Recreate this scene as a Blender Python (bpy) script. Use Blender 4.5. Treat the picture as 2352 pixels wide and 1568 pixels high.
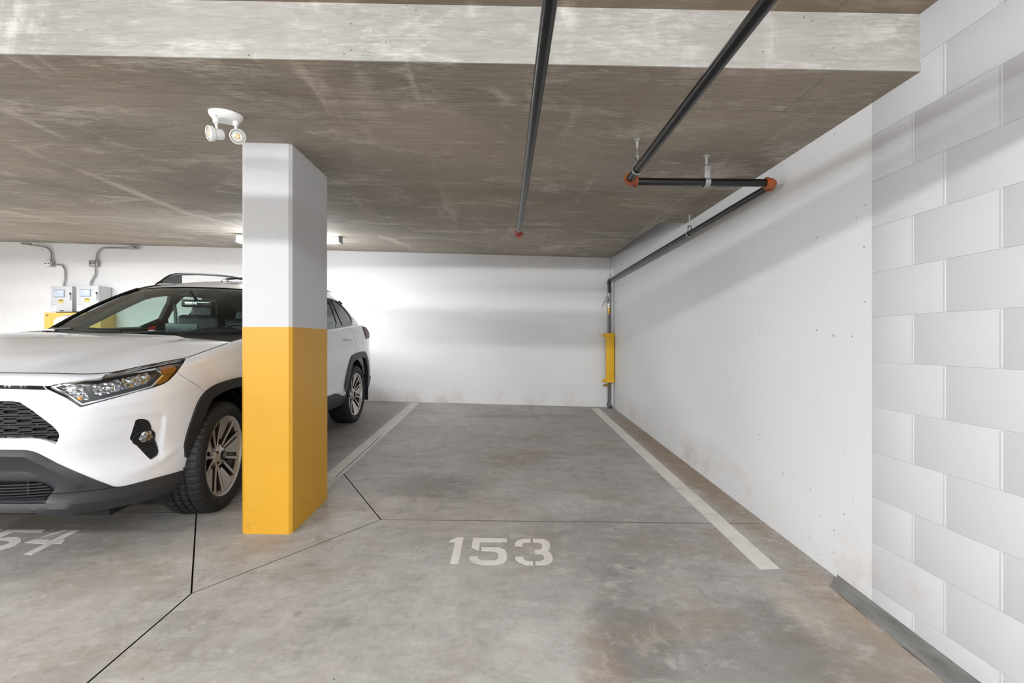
import bpy, bmesh, math, random
import numpy as np
from mathutils import Vector, Matrix
from mathutils.geometry import delaunay_2d_cdt
random.seed(7)
SC = bpy.context.scene
for _o in list(bpy.data.objects): bpy.data.objects.remove(_o)
COL = SC.collection
# ------------------------------------------------------------------ camera, world, lights, exposure
cam = bpy.data.cameras.new('camera'); cam.sensor_width = 36.0; cam.lens = 1045.0/2352*36; cam.clip_start = .02
camo = bpy.data.objects.new('camera', cam); COL.objects.link(camo)
camo.location = (0, 0, 1.25); camo.rotation_euler = (math.pi/2, 0, -18/1045.0)
SC.camera = camo
SC.view_settings.view_transform = 'Standard'; SC.view_settings.look = 'None'
SC.view_settings.gamma = 1.0; SC.view_settings.use_curve_mapping = False
SC.view_settings.exposure = 1.15
W = bpy.data.worlds.new('world'); SC.world = W; W.use_nodes = True
W.node_tree.nodes['Background'].inputs[0].default_value = (1, 1, 1, 1)
W.node_tree.nodes['Background'].inputs[1].default_value = 0.35
def area(name, loc, sx, sy, power, rot=(0,0,0), col=(1,1,1)):
    l = bpy.data.lights.new(name, 'AREA'); l.shape = 'RECTANGLE'; l.size = sx; l.size_y = sy; l.energy = power; l.color = col
    o = bpy.data.objects.new(name, l); COL.objects.link(o); o.location = loc; o.rotation_euler = rot
    return o
# fluorescent tubes hung crosswise under the higher slab behind the photographer, a second row added further back for fill,
# and unseen fill lamps added along the left bays
COOL = (.965, .985, 1)
for x0 in (-7.6, -5.9, -4.2, -2.5, -.8, .9):
    area('tube_lamp_near', (x0, -1.31, 2.289-.03*(x0-1.69)), 1.5 if x0 < .5 else 1.3, 0.030, 18.5, (math.radians(40), math.radians(1.7), 0), COOL)
for x0 in (-7.5, -4.5, -1.5, 1.0):
    area('fill_lamp_far', (x0, -4.6, 2.30), 1.4, .10, 58, (math.radians(20), 0, 0), COOL)
for x0, y0, p0 in ((-6.7, -.4, 66), (-6.7, 2.4, 66), (-6.9, 5.2, 20), (-8.6, 1.0, 66), (-8.6, 4.2, 34)):
    area('fill_lamp_bay', (x0, y0, 2.40 + .015*y0 - .02*(x0+6.7)), .10, 1.8, p0, (0, math.radians(-12), 0), COOL)
area('ceiling_lamp_light', (-2.63, 5.62, 2.44), 1.15, .10, 29, (0, 0, 0), COOL)
# ------------------------------------------------------------------ helpers
FX, FY = -.02, .0373
def fz(x, y): return FX*x + FY*y
def link(name, me, mat=None, parent=None):
    o = bpy.data.objects.new(name, me); COL.objects.link(o)
    if mat is not None:
        if not me.materials:
            for m in (mat if isinstance(mat, (list, tuple)) else [mat]): me.materials.append(m)
    if parent is not None: o.parent = parent
    return o
def mesh(name, V, F, mat=None, parent=None, smooth=False, mi=None):
    me = bpy.data.meshes.new(name); me.from_pydata([tuple(map(float, v)) for v in V], [], [tuple(map(int, f)) for f in F])
    if smooth: me.shade_smooth()
    o = link(name, me, mat, parent)
    if mi is not None: me.polygons.foreach_set('material_index', mi)
    me.update(); return o
def bmobj(name, bm, mat=None, parent=None, smooth=False, angle=None):
    bmesh.ops.recalc_face_normals(bm, faces=bm.faces)
    me = bpy.data.meshes.new(name); bm.to_mesh(me); bm.free()
    if smooth: me.shade_smooth()
    if angle: me.set_sharp_from_angle(angle=math.radians(angle))
    return link(name, me, mat, parent)
def tag(o, label=None, cat=None, group=None, kind=None):
    if label: o['label'] = label
    if cat: o['category'] = cat
    if group: o['group'] = group
    if kind: o['kind'] = kind
    return o
def empty(name, loc=(0,0,0), label=None, cat=None, group=None, parent=None):
    o = bpy.data.objects.new(name, None); COL.objects.link(o); o.location = loc; o.empty_display_size = .1
    if parent is not None: o.parent = parent
    return tag(o, label, cat, group)
def box_bm(c, s, bev=0.0, seg=2, rot=None):
    bm = bmesh.new(); bmesh.ops.create_cube(bm, size=1.0)
    bmesh.ops.scale(bm, vec=s, verts=bm.verts)
    if bev: bmesh.ops.bevel(bm, geom=list(bm.edges), offset=bev, segments=seg, affect='EDGES', profile=.6)
    if rot is not None: bmesh.ops.rotate(bm, cent=(0,0,0), matrix=rot, verts=bm.verts)
    bmesh.ops.translate(bm, vec=c, verts=bm.verts)
    return bm
def box(name, c, s, mat, parent=None, bev=0.0, seg=2, rot=None):
    return bmobj(name, box_bm(c, s, bev, seg, rot), mat, parent, smooth=bev > 0, angle=35 if bev else None)
def merge(bms):
    out = bmesh.new()
    for b in bms:
        me = bpy.data.meshes.new('tmp'); b.to_mesh(me); b.free(); out.from_mesh(me); bpy.data.meshes.remove(me)
    return out
def frames(P):
    P = [Vector(p) for p in P]; T = []
    for i in range(len(P)):
        a = P[max(i-1,0)]; b = P[min(i+1,len(P)-1)]; T.append((b-a).normalized())
    n = T[0].orthogonal().normalized(); N = []
    for i, t in enumerate(T):
        if i:
            n = (n - t*n.dot(t))
            n = n.normalized() if n.length > 1e-6 else t.orthogonal().normalized()
        N.append(n.copy())
    return P, T, N
def tube_bm(P, r, seg=14, cap=True, bm=None):
    bm = bm or bmesh.new(); P, T, N = frames(P); rings = []
    for i, p in enumerate(P):
        rr = r[i] if isinstance(r, (list, tuple)) else r
        b = T[i].cross(N[i])
        rings.append([bm.verts.new(p + rr*(math.cos(a)*N[i] + math.sin(a)*b)) for a in [2*math.pi*k/seg for k in range(seg)]])
    for i in range(len(P)-1):
        for k in range(seg):
            bm.faces.new((rings[i][k], rings[i][(k+1)%seg], rings[i+1][(k+1)%seg], rings[i+1][k]))
    if cap:
        bm.faces.new(rings[0][::-1]); bm.faces.new(rings[-1])
    return bm
def tube(name, P, r, mat, parent=None, seg=14):
    return bmobj(name, tube_bm(P, r, seg), mat, parent, smooth=True, angle=40)
def lathe_bm(prof, axis='Z', seg=32, bm=None):
    """prof: (radius, height) pairs revolved about the axis."""
    bm = bm or bmesh.new(); rings = []
    for r, h in prof:
        ring = []
        for k in range(seg):
            a = 2*math.pi*k/seg; c, s = math.cos(a)*r, math.sin(a)*r
            ring.append(bm.verts.new({'Z': (c, s, h), 'X': (h, c, s), 'Y': (c, h, s)}[axis]))
        rings.append(ring)
    for i in range(len(rings)-1):
        for k in range(seg):
            try: bm.faces.new((rings[i][k], rings[i][(k+1)%seg], rings[i+1][(k+1)%seg], rings[i+1][k]))
            except ValueError: pass
    bmesh.ops.remove_doubles(bm, verts=bm.verts, dist=1e-6)
    return bm
def arc(p0, p1, p2, r, n=7):
    """round the corner p1 between p0 and p2 with radius r"""
    p0, p1, p2 = Vector(p0), Vector(p1), Vector(p2); a = (p0-p1).normalized(); b = (p2-p1).normalized()
    ang = a.angle(b); d = r/math.tan(ang/2); s = p1 + a*d; e = p1 + b*d
    c = p1 + (a+b).normalized()*(r/math.sin(ang/2)); out = []
    for k in range(n):
        t = k/(n-1); v = (s-c).lerp(e-c, t); out.append(c + v.normalized()*r)
    return out
def rounded(P, r):
    out = [Vector(P[0])]
    for i in range(1, len(P)-1): out += arc(P[i-1], P[i], P[i+1], r)
    out.append(Vector(P[-1])); return out
def prism(name, poly, zf, thick, mat, parent=None, up=Vector((0,0,1))):
    """plan polygon [(x,y)] with top at height zf(x,y), walls down by thick"""
    n = len(poly); V = [(x, y, zf(x, y)) for x, y in poly] + [(x, y, zf(x, y)-thick) for x, y in poly]
    F = [list(range(n)), list(range(2*n-1, n-1, -1))] + [[i, n+i, n+(i+1)%n, (i+1)%n] for i in range(n)]
    bm = bmesh.new(); vs = [bm.verts.new(v) for v in V]
    for f in F: bm.faces.new([vs[i] for i in f])
    if isinstance(mat, (list, tuple)):
        bm.faces.ensure_lookup_table()
        for f in list(bm.faces)[1:]: f.material_index = 1
    bmesh.ops.triangulate(bm, faces=[f for f in bm.faces if len(f.verts) > 4])
    return bmobj(name, bm, mat, parent)
D1 = [[(-0.315, 2.6072), (-0.3103, 2.6269), (-0.2768, 2.6649), (-0.2363, 2.664), (-0.2377, 2.3699), (-0.2825, 2.373), (-0.279, 2.6052)]]
D5 = [[(-0.1815, 2.6624), (0.016, 2.6606), (0.0157, 2.6158), (-0.137, 2.6118), (-0.1399, 2.513), (-0.1827, 2.5468)], [(-0.1261, 2.5519), (-0.028, 2.5506), (0.0039, 2.5256), (0.0149, 2.481), (0.0146, 2.4208), (-0.0006, 2.3873), (-0.0387, 2.3663), (-0.1064, 2.3672), (-0.1583, 2.3838), (-0.182, 2.4163), (-0.1852, 2.4476), (-0.1416, 2.4486), (-0.1385, 2.4257), (-0.1169, 2.4078), (-0.0437, 2.4094), (-0.0311, 2.4324), (-0.0317, 2.4799), (-0.0455, 2.5062), (-0.1241, 2.5116)]]
D3 = [[(0.154, 2.6562), (0.1516, 2.6144), (0.1116, 2.6114), (0.1039, 2.5937), (0.1028, 2.568), (0.0615, 2.5688), (0.0648, 2.6121), (0.0845, 2.6423), (0.1087, 2.655)], [(0.1683, 2.6566), (0.2326, 2.6563), (0.2589, 2.6319), (0.2615, 2.5881), (0.2577, 2.5503), (0.2431, 2.5178), (0.258, 2.4868), (0.2614, 2.4434), (0.2565, 2.4095), (0.2341, 2.3803), (0.2075, 2.3692), (0.1648, 2.3667), (0.1652, 2.4033), (0.1936, 2.4081), (0.2124, 2.4253), (0.2154, 2.4595), (0.2043, 2.4855), (0.1689, 2.4891), (0.168, 2.5296), (0.199, 2.5322), (0.2141, 2.5492), (0.2154, 2.5918), (0.2055, 2.6138), (0.1671, 2.6148)], [(0.06, 2.4516), (0.1026, 2.4525), (0.1037, 2.427), (0.1202, 2.4081), (0.1524, 2.4047), (0.1499, 2.3664), (0.114, 2.3696), (0.0808, 2.3932), (0.0601, 2.4218)]]
E4 = [[(-2.6282, 2.5385), (-2.5096, 2.5297), (-2.5206, 2.5744), (-2.6135, 2.5751), (-2.5276, 2.6926), (-2.5707, 2.6964)], [(-2.5046, 2.4173), (-2.459, 2.4117), (-2.4724, 2.6924), (-2.5204, 2.6944)], [(-2.4647, 2.5324), (-2.4244, 2.5363), (-2.4436, 2.578), (-2.4797, 2.5786)]]
E5 = [[(-2.6696, 2.6986), (-2.6625, 2.6639), (-2.8211, 2.666), (-2.8131, 2.5944), (-2.8699, 2.6006), (-2.8824, 2.6925)], [(-2.8231, 2.571), (-2.7833, 2.5999), (-2.7346, 2.6012), (-2.6898, 2.5822), (-2.6548, 2.5453), (-2.6414, 2.5059), (-2.6548, 2.4798), (-2.6724, 2.4584), (-2.7231, 2.4924), (-2.7079, 2.51), (-2.7053, 2.5336), (-2.7236, 2.554), (-2.7602, 2.5651)]]
PATCH = [[(1.5895, 2.2006), (1.6018, 2.1523), (1.6133, 2.0469), (1.5998, 1.964), (1.5814, 1.8514), (1.5881, 1.7944), (1.6022, 1.7409), (1.5817, 1.6705), (1.5871, 1.6014)]]
# ------------------------------------------------------------------ materials
def lin(c):
    return tuple(((x/255)/12.92 if x/255 <= .04045 else ((x/255+.055)/1.055)**2.4) for x in c)
class NT:
    def __init__(s, name):
        s.m = bpy.data.materials.new(name); s.m.use_nodes = True; s.t = s.m.node_tree
        s.b = s.t.nodes['Principled BSDF']; s.out = s.t.nodes['Material Output']
    def n(s, typ, **kw):
        nd = s.t.nodes.new('ShaderNode'+typ)
        for k, v in kw.items():
            if k.startswith('_'): nd.inputs[int(k[1:]) if k[1:].isdigit() else k[1:].replace('_', ' ')].default_value = v
            else: setattr(nd, k, v)
        return nd
    def l(s, a, b): s.t.links.new(a, b)
    def pos(s, sc=(1,1,1), loc=(0,0,0), obj=False, rot=(0,0,0)):
        g = s.n('TexCoord').outputs['Object'] if obj else s.n('NewGeometry').outputs['Position']
        m = s.n('Mapping'); m.inputs['Scale'].default_value = sc; m.inputs['Location'].default_value = loc; m.inputs['Rotation'].default_value = rot
        s.l(g, m.inputs['Vector']); return m.outputs[0]
    def noise(s, vec, scale, det=4, rough=.55, dist=0):
        n = s.n('TexNoise'); n.inputs['Scale'].default_value = scale; n.inputs['Detail'].default_value = det
        n.inputs['Roughness'].default_value = rough; n.inputs['Distortion'].default_value = dist
        s.l(vec, n.inputs['Vector']); return n.outputs['Fac']
    def vor(s, vec, scale, feat='F1', rnd=1):
        n = s.n('TexVoronoi', feature=feat); n.inputs['Scale'].default_value = scale; n.inputs['Randomness'].default_value = rnd
        s.l(vec, n.inputs['Vector']); return n.outputs['Distance']
    def ramp(s, fac, stops, interp='LINEAR'):
        r = s.n('ValToRGB'); cr = r.color_ramp; cr.interpolation = interp
        while len(cr.elements) < len(stops): cr.elements.new(.5)
        for e, (p, c) in zip(cr.elements, stops):
            e.position = p; e.color = (c[0], c[1], c[2], 1) if isinstance(c, (tuple, list)) else (c, c, c, 1)
        s.l(fac, r.inputs[0]); return r.outputs[0]
    def mix(s, fac, a, b, mode='MIX'):
        m = s.n('Mix', data_type='RGBA', blend_type=mode)
        for i, v in ((0, fac), (6, a), (7, b)):
            if isinstance(v, (int, float)): m.inputs[i].default_value = v
            elif isinstance(v, (tuple, list)): m.inputs[i].default_value = (v[0], v[1], v[2], 1)
            else: s.l(v, m.inputs[i])
        return m.outputs[2]
    def math(s, op, a, b=0, c=None, clamp=False):
        m = s.n('Math', operation=op, use_clamp=clamp)
        for i, v in ((0, a), (1, b), (2, c)):
            if v is None: continue
            if isinstance(v, (int, float)): m.inputs[i].default_value = v
            else: s.l(v, m.inputs[i])
        return m.outputs[0]
    def bump(s, h, strength=.3, dist=.01):
        b = s.n('Bump'); b.inputs['Strength'].default_value = strength; b.inputs['Distance'].default_value = dist
        s.l(h, b.inputs['Height']); s.l(b.outputs[0], s.b.inputs['Normal'])
    def col(s, c): s.l(c, s.b.inputs['Base Color'])
    def blob(s, cx, cy, rx, ry, soft=.5, wob=.0, vec=None):
        """soft elliptical patch mask at a place on the floor"""
        v = vec or s.pos()
        m = s.n('Mapping'); m.inputs['Location'].default_value = (-cx/rx, -cy/ry, 0); m.inputs['Scale'].default_value = (1/rx, 1/ry, 0)
        s.l(v, m.inputs[0]); ln = s.n('VectorMath', operation='LENGTH'); s.l(m.outputs[0], ln.inputs[0])
        d = ln.outputs['Value']
        if wob:
            d = s.math('ADD', d, s.math('MULTIPLY', s.math('SUBTRACT', s.noise(s.pos(), 3.2, 6, .65), .5), wob))
        return s.ramp(d, [(max(0, 1-soft)*.6, 1.0), (.6, 0.0)]) if False else s.math('SMOOTHSTEP', d, 0) if False else s.maprange(d, 1.0, 1-soft)
    def maprange(s, v, a, b):
        m = s.n('MapRange', interpolation_type='SMOOTHSTEP'); m.inputs[1].default_value = min(a, b); m.inputs[2].default_value = max(a, b)
        if a > b: m.inputs[3].default_value = 1; m.inputs[4].default_value = 0
        s.l(v, m.inputs[0]); return m.outputs[0]
def simple(name, rgb, rough=.5, metal=0., coat=0., spec=None, noise=0., nscale=40, bump=0.):
    k = NT(name); k.b.inputs['Roughness'].default_value = rough; k.b.inputs['Metallic'].default_value = metal
    k.b.inputs['Coat Weight'].default_value = coat; k.b.inputs['Coat Roughness'].default_value = .03
    if spec is not None: k.b.inputs['Specular IOR Level'].default_value = spec
    c = lin(rgb)
    if noise:
        f = k.noise(k.pos(obj=True), nscale, 4)
        k.col(k.mix(f, tuple(x*(1-noise) for x in c), tuple(min(1, x*(1+noise)) for x in c)))
        if bump: k.bump(f, bump, .003)
    else: k.b.inputs['Base Color'].default_value = (*c, 1)
    return k.m
def glass(name, tint=(.80,.90,.87), gloss=(.9,.95,.95), power=1.0, rough=.0, f0=.04):
    k = NT(name); t = k.t; t.nodes.remove(k.b)
    tr = k.n('BsdfTransparent'); tr.inputs[0].default_value = (*tint, 1)
    gl = k.n('BsdfGlossy'); gl.inputs[0].default_value = (*gloss, 1); gl.inputs['Roughness'].default_value = rough
    lw = k.n('LayerWeight'); lw.inputs[0].default_value = .5
    fr = k.math('MULTIPLY_ADD', k.math('POWER', lw.outputs['Facing'], 5), .95-f0, f0+.005)
    mx = k.n('MixShader'); k.l(fr, mx.inputs[0]); k.l(tr.outputs[0], mx.inputs[1]); k.l(gl.outputs[0], mx.inputs[2])
    k.l(mx.outputs[0], k.out.inputs[0]); return k.m
def emit(name, rgb, st):
    k = NT(name); k.b.inputs['Base Color'].default_value = (*rgb, 1); k.b.inputs['Emission Color'].default_value = (*rgb, 1); k.b.inputs['Emission Strength'].default_value = st
    return k.m

def bugholes(k, vec, scale, size, keep):
    """scattered small air-hole pits: mask 1 in the pit"""
    n = k.n('TexVoronoi', feature='F1'); n.inputs['Scale'].default_value = scale; k.l(vec, n.inputs['Vector'])
    sel = k.n('SeparateColor'); k.l(n.outputs['Color'], sel.inputs[0])
    r = k.math('MULTIPLY', sel.outputs[1], size)
    inside = k.math('LESS_THAN', n.outputs['Distance'], r)
    kp = k.math('LESS_THAN', sel.outputs[0], keep)
    return k.math('MULTIPLY', inside, kp)

def mat_white_wall(name, rgb, holes=.35, dirt=True):
    k = NT(name); k.b.inputs['Roughness'].default_value = .5; k.b.inputs['Specular IOR Level'].default_value = .3
    p = k.pos(); c = lin(rgb)
    base = k.mix(k.noise(p, 1.3, 5, .6), tuple(x*.95 for x in c), tuple(min(1,x*1.03) for x in c))
    clus = k.maprange(k.noise(p, 1.1, 4), .38, .60)
    wv = k.n('VectorMath', operation='ADD'); nz = k.n('TexNoise'); nz.inputs['Scale'].default_value = 55; k.l(p, nz.inputs['Vector']); sv = k.n('VectorMath', operation='SCALE'); sv.inputs['Scale'].default_value = .012; k.l(nz.outputs['Color'], sv.inputs[0]); k.l(p, wv.inputs[0]); k.l(sv.outputs[0], wv.inputs[1]); pw = wv.outputs[0]
    h1 = bugholes(k, pw, 16, .105, holes); h1 = k.math('MULTIPLY', h1, clus)
    h2 = bugholes(k, pw, 40, .16, holes*.8); h2 = k.math('MULTIPLY', h2, clus)
    h = k.math('MAXIMUM', h1, h2)
    base = k.mix(k.math('MULTIPLY', h, .62), base, lin((92,86,80)))
    if dirt:
        sep = k.n('SeparateXYZ'); k.l(p, sep.inputs[0])
        hz = k.math('SUBTRACT', sep.outputs[2], k.math('MULTIPLY', sep.outputs[1], .036))
        low = k.maprange(hz, .42, .0)
        low = k.math('MULTIPLY', low, k.maprange(k.noise(p, 2.6, 6, .7), .46, .72))
        base = k.mix(k.math('MULTIPLY', low, .42), base, lin((176,156,134)))
    k.col(base)
    hh = k.math('SUBTRACT', k.math('MULTIPLY', k.noise(p, 9, 6, .65), .35), h)
    k.bump(hh, .22, .006); return k.m

def mat_ceiling(name, dark, light, warm=(150,128,102), joints=True, holes=.3, streak=1.0):
    k = NT(name); k.b.inputs['Roughness'].default_value = .62; k.b.inputs['Specular IOR Level'].default_value = .35
    p = k.pos()
    st = k.noise(k.pos((1.6, 30, 14)), 2.6, 8, .78, .5)           # plywood grain printed across the lane
    fine = k.noise(k.pos((5, 60, 40)), 2.2, 5, .75, .4)
    big = k.noise(p, .8, 6, .62, .3)
    patch = k.noise(k.pos((1.0, 2.6, 2.6), (4,2,0)), 1.5, 9, .74, .6) # milky bloom in ragged patches
    lane = k.noise(k.pos((2.2, .35, 1), (3,1,0), rot=(0,0,.12)), 1.6, 5, .62, .4)  # pale rub marks running down the bay
    v = k.math('ADD', k.math('MULTIPLY', st, .62*streak), k.math('ADD', k.math('MULTIPLY', fine, .34), k.math('MULTIPLY', big, .50)))
    v = k.math('SUBTRACT', v, .40 if streak >= 1 else .36)
    if joints:
        sheet = k.n('TexBrick', offset=.35, squash=1); sheet.inputs['Scale'].default_value = 1; sheet.inputs['Mortar Size'].default_value = .0028
        sheet.inputs['Brick Width'].default_value = 2.44; sheet.inputs['Row Height'].default_value = 1.22; sheet.inputs['Color1'].default_value = (.40,.40,.40,1); sheet.inputs['Color2'].default_value = (.6,.6,.6,1); sheet.inputs['Mortar'].default_value = (.5,.5,.5,1)
        k.l(k.pos(loc=(1.1, .28, 0)), sheet.inputs[0])
        v = k.math('ADD', v, k.math('MULTIPLY', k.math('SUBTRACT', sheet.outputs[0], .5), .5))
    c = k.ramp(v, [(.18, lin(dark)), (.42, lin(tuple((a*.62+b*.38) for a, b in zip(dark, light)))), (.72, lin(light))])
    bl = k.math('MULTIPLY', k.maprange(k.math('ADD', k.math('MULTIPLY', patch, .72), k.math('MULTIPLY', fine, .28)), .50, .66), .55)
    bl = k.math('MAXIMUM', bl, k.math('MULTIPLY', k.maprange(k.math('ADD', k.math('MULTIPLY', lane, .75), k.math('MULTIPLY', st, .25)), .54, .68), .55))
    c = k.mix(bl, c, lin(tuple(min(255, x*1.07) for x in light)))
    c = k.mix(k.math('MULTIPLY', k.maprange(k.noise(p, .6, 4), .42, .66), .26), c, lin(warm))
    h = bugholes(k, k.pos((.8,1,1)), 30, .13, holes)
    dk = k.maprange(k.noise(k.pos((1.3, 15, 6)), 6.5, 7, .78), .66, .72)
    c = k.mix(k.math('MULTIPLY', k.math('MAXIMUM', h, k.math('MULTIPLY', dk, .7)), .55), c, lin((60,54,48)))
    if joints:
        broken = k.maprange(k.noise(p, 1.3, 4), .47, .60)
        c = k.mix(k.math('MULTIPLY', sheet.outputs['Fac'], k.math('MULTIPLY', broken, .5)), c, lin((66,59,52)))
    k.col(c); k.bump(k.math('SUBTRACT', k.math('ADD', k.math('MULTIPLY', st, .5), k.math('MULTIPLY', patch, .3)), h), .3, .004)
    k.c = c; return k
# ------------------------------------------------------------------ structure materials
M = {}
M['white'] = mat_white_wall('painted_wall', (226,227,229), .30)
M['white_block'] = mat_white_wall('painted_block', (208,209,213), .05, True)
M['white_back'] = mat_white_wall('painted_cast_wall', (238,238,239), .85)
M['white_col'] = mat_white_wall('painted_column_white', (202,202,203), .05, False)
k = mat_ceiling('cast_soffit', (119,110,99), (216,207,195), (178,158,134)); M['soffit'] = k.m
k = mat_ceiling('cast_beam_face', (150,147,141), (220,219,216), (184,178,168), joints=False, holes=.5, streak=.95); M['beam'] = k.m
k = mat_ceiling('cast_upper_soffit', (120,108,94), (180,166,150))
red = None
for (cx, cy, rx, ry) in ((.51,1.305,.022,.05),(1.09,1.33,.03,.045),(1.62,1.36,.03,.03)):
    b = k.blob(cx, cy, rx, ry, .7, .9); red = b if red is None else k.math('MAXIMUM', red, b)
k.col(k.mix(k.math('MULTIPLY', red, .75), k.c, lin((176,58,46)))); M['soffit_up'] = k.m

k = NT('floor_concrete'); p = k.pos(); F = k.b
n1 = k.noise(p, .85, 7, .62, .2); n2 = k.noise(p, 4.5, 7, .68, .3); n3 = k.noise(k.pos((1,1,1), rot=(0,0,.5)), 30, 7, .78); n4 = k.noise(k.pos((1.4,3.2,1), rot=(0,0,-.62)), 4.2, 8, .74, .5); n5 = k.noise(k.pos((1,1.5,1),(9,4,0)), 2.1, 8, .70, .6); n6 = k.noise(k.pos((1.2,1,1),(2,7,0)), 6.5, 8, .74, .3)
sw = k.noise(k.pos((1.0,3.2,1), rot=(0,0,-.45)), 2.4, 7, .72, .8)
v = k.math('ADD', k.math('MULTIPLY', n1, .55), k.math('ADD', k.math('MULTIPLY', n2, .33), k.math('MULTIPLY', sw, .32)))
c = k.ramp(v, [(.36, lin((134,131,127))), (.56, lin((168,165,161))), (.78, lin((196,194,190)))])
warm = k.maprange(k.noise(k.pos(loc=(5,2,0)), 1.1, 6, .66), .50, .68)
c = k.mix(k.math('MULTIPLY', warm, .22), c, lin((166,146,124)))
# tyre and oil wear and painted-in dimness inside the stall, a darker patch under the car, rusty run-off by the wall, the dark scuff near the camera
tone = None
for (cx, cy, rx, ry, st, w, colr) in ((.0,5.2,1.42,2.6,.22,.5,(146,137,126)),(.75,2.62,.85,.62,.30,.9,(104,99,94)),(.55,1.75,.26,.62,.55,1.2,(94,88,82)),(.95,1.7,.5,.5,.38,1.0,(104,98,92)),  # first patch: the empty bay's dimmer light painted into the floor colour
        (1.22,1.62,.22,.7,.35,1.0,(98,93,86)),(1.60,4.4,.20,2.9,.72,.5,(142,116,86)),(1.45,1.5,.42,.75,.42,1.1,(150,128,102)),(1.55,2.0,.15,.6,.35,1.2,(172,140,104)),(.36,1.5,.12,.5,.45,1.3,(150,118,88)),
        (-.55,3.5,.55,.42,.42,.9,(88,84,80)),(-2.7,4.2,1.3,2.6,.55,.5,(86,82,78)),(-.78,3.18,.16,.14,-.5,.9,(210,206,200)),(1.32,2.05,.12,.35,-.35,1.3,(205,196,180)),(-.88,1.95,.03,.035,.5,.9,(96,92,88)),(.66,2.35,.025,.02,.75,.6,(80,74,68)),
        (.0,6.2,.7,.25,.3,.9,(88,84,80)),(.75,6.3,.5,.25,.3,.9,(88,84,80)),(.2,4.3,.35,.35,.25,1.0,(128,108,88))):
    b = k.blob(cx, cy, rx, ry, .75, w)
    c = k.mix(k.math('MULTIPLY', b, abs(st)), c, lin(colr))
h = bugholes(k, p, 20, .10, .22)
c = k.mix(k.math('MULTIPLY', h, .6), c, lin((70,64,58)))
fl = bugholes(k, k.pos((1,1,1),(3,7,0)), 13, .07, .12)
c = k.mix(k.math('MULTIPLY', fl, .5), c, lin((214,210,204)))
c = k.mix(k.math('MULTIPLY', k.math('SUBTRACT', n3, .34), .75), c, lin((112,106,100)))
c = k.mix(k.math('MULTIPLY', k.maprange(n4, .52, .68), .34), c, lin((208,205,200)))
c = k.mix(k.math('MULTIPLY', k.maprange(n5, .50, .66), .36), c, lin((148,130,110)))
c = k.mix(k.math('MULTIPLY', k.maprange(n6, .54, .66), .32), c, lin((118,110,102)))
c = k.mix(k.math('MULTIPLY', k.maprange(n6, .46, .34), .26), c, lin((200,194,186)))
c = k.mix(k.math('MULTIPLY', k.maprange(n4, .46, .30), .28), c, lin((120,113,105)))
k.col(c); F.inputs['Specular IOR Level'].default_value = .35
k.l(k.ramp(n2, [(.3,.50),(.7,.72)]), F.inputs['Roughness'])
k.bump(k.math('ADD', k.math('MULTIPLY', n3, .3), k.math('MULTIPLY', n2, .5)), .12, .006); M['floor'] = k.m
M['joint'] = simple('joint_filler', (46,41,37), .9)
k = NT('mortar_patch'); p = k.pos(); c = k.ramp(k.noise(k.pos((3,.8,1)), 6, 6, .65), [(.3, lin((104,103,99))), (.7, lin((140,139,135)))]); k.col(c); k.b.inputs['Roughness'].default_value = .75; k.bump(k.noise(p, 14, 5), .3, .01); M['patch'] = k.m
k = NT('line_paint'); p = k.pos(); c = k.ramp(k.noise(p, 7, 7, .7), [(.22, lin((184,177,168))), (.44, lin((216,211,204))), (.75, lin((230,226,220)))]); k.col(c); k.b.inputs['Roughness'].default_value = .55; M['paint'] = k.m
k = NT('line_paint_worn'); p = k.pos(); c = k.ramp(k.noise(p, 8, 8, .75), [(.24, lin((150,144,136))), (.45, lin((204,199,192))), (.8, lin((220,216,210)))]); k.col(c); k.b.inputs['Roughness'].default_value = .6; M['paint_worn'] = k.m
def yellow_mat(name, rgb):
    k = NT(name); p = k.pos(); c = lin(rgb)
    f = k.noise(p, 2.2, 6, .6); c2 = k.mix(f, tuple(x*.92 for x in c), tuple(min(1, x*1.06) for x in c))
    sep = k.n('SeparateXYZ'); k.l(p, sep.inputs[0]); hz = k.math('SUBTRACT', sep.outputs[2], .13)
    sc = k.math('MULTIPLY', k.maprange(hz, .28, .0), k.maprange(k.noise(k.pos((1,1,3)), 9, 7, .75), .56, .66))
    c2 = k.mix(k.math('MULTIPLY', sc, .5), c2, lin((150,116,50)))
    k.col(c2); k.b.inputs['Roughness'].default_value = .42; k.bump(k.noise(p, 11, 5), .12, .006); return k.m
M['yellow'] = yellow_mat('column_yellow', (210,156,38))

# ------------------------------------------------------------------ floor
def inset(poly, d):
    n = len(poly); out = []
    A = sum(poly[i][0]*poly[(i+1)%n][1]-poly[(i+1)%n][0]*poly[i][1] for i in range(n))
    sg = 1 if A > 0 else -1
    for i in range(n):
        a, b, c = Vector(poly[i-1]), Vector(poly[i]), Vector(poly[(i+1)%n])
        e1 = (b-a).normalized(); e2 = (c-b).normalized()
        n1 = Vector((-e1.y, e1.x))*sg; n2 = Vector((-e2.y, e2.x))*sg
        bis = (n1+n2).normalized(); out.append(tuple(b + bis*(d/max(.2, bis.dot(n1)))))
    return out
JA, JB, JC, JD = (-1.42,2.09), (-.78,2.892), (-1.345,3.80), (-1.975,2.955)
PL = [[JA, JB, JC, JD],
      [JA, (-1.42,-8.8), (1.70,-8.8), (1.70,2.905), JB],
      [JD, (-9.9,3.0), (-9.9,-8.8), (-1.42,-8.8), JA],
      [JB, (1.70,2.905), (1.70,7.05), (-1.36,7.20), JC],
      [JD, JC, (-1.36,7.20), (-9.9,7.66), (-9.9,3.0)]]
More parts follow.
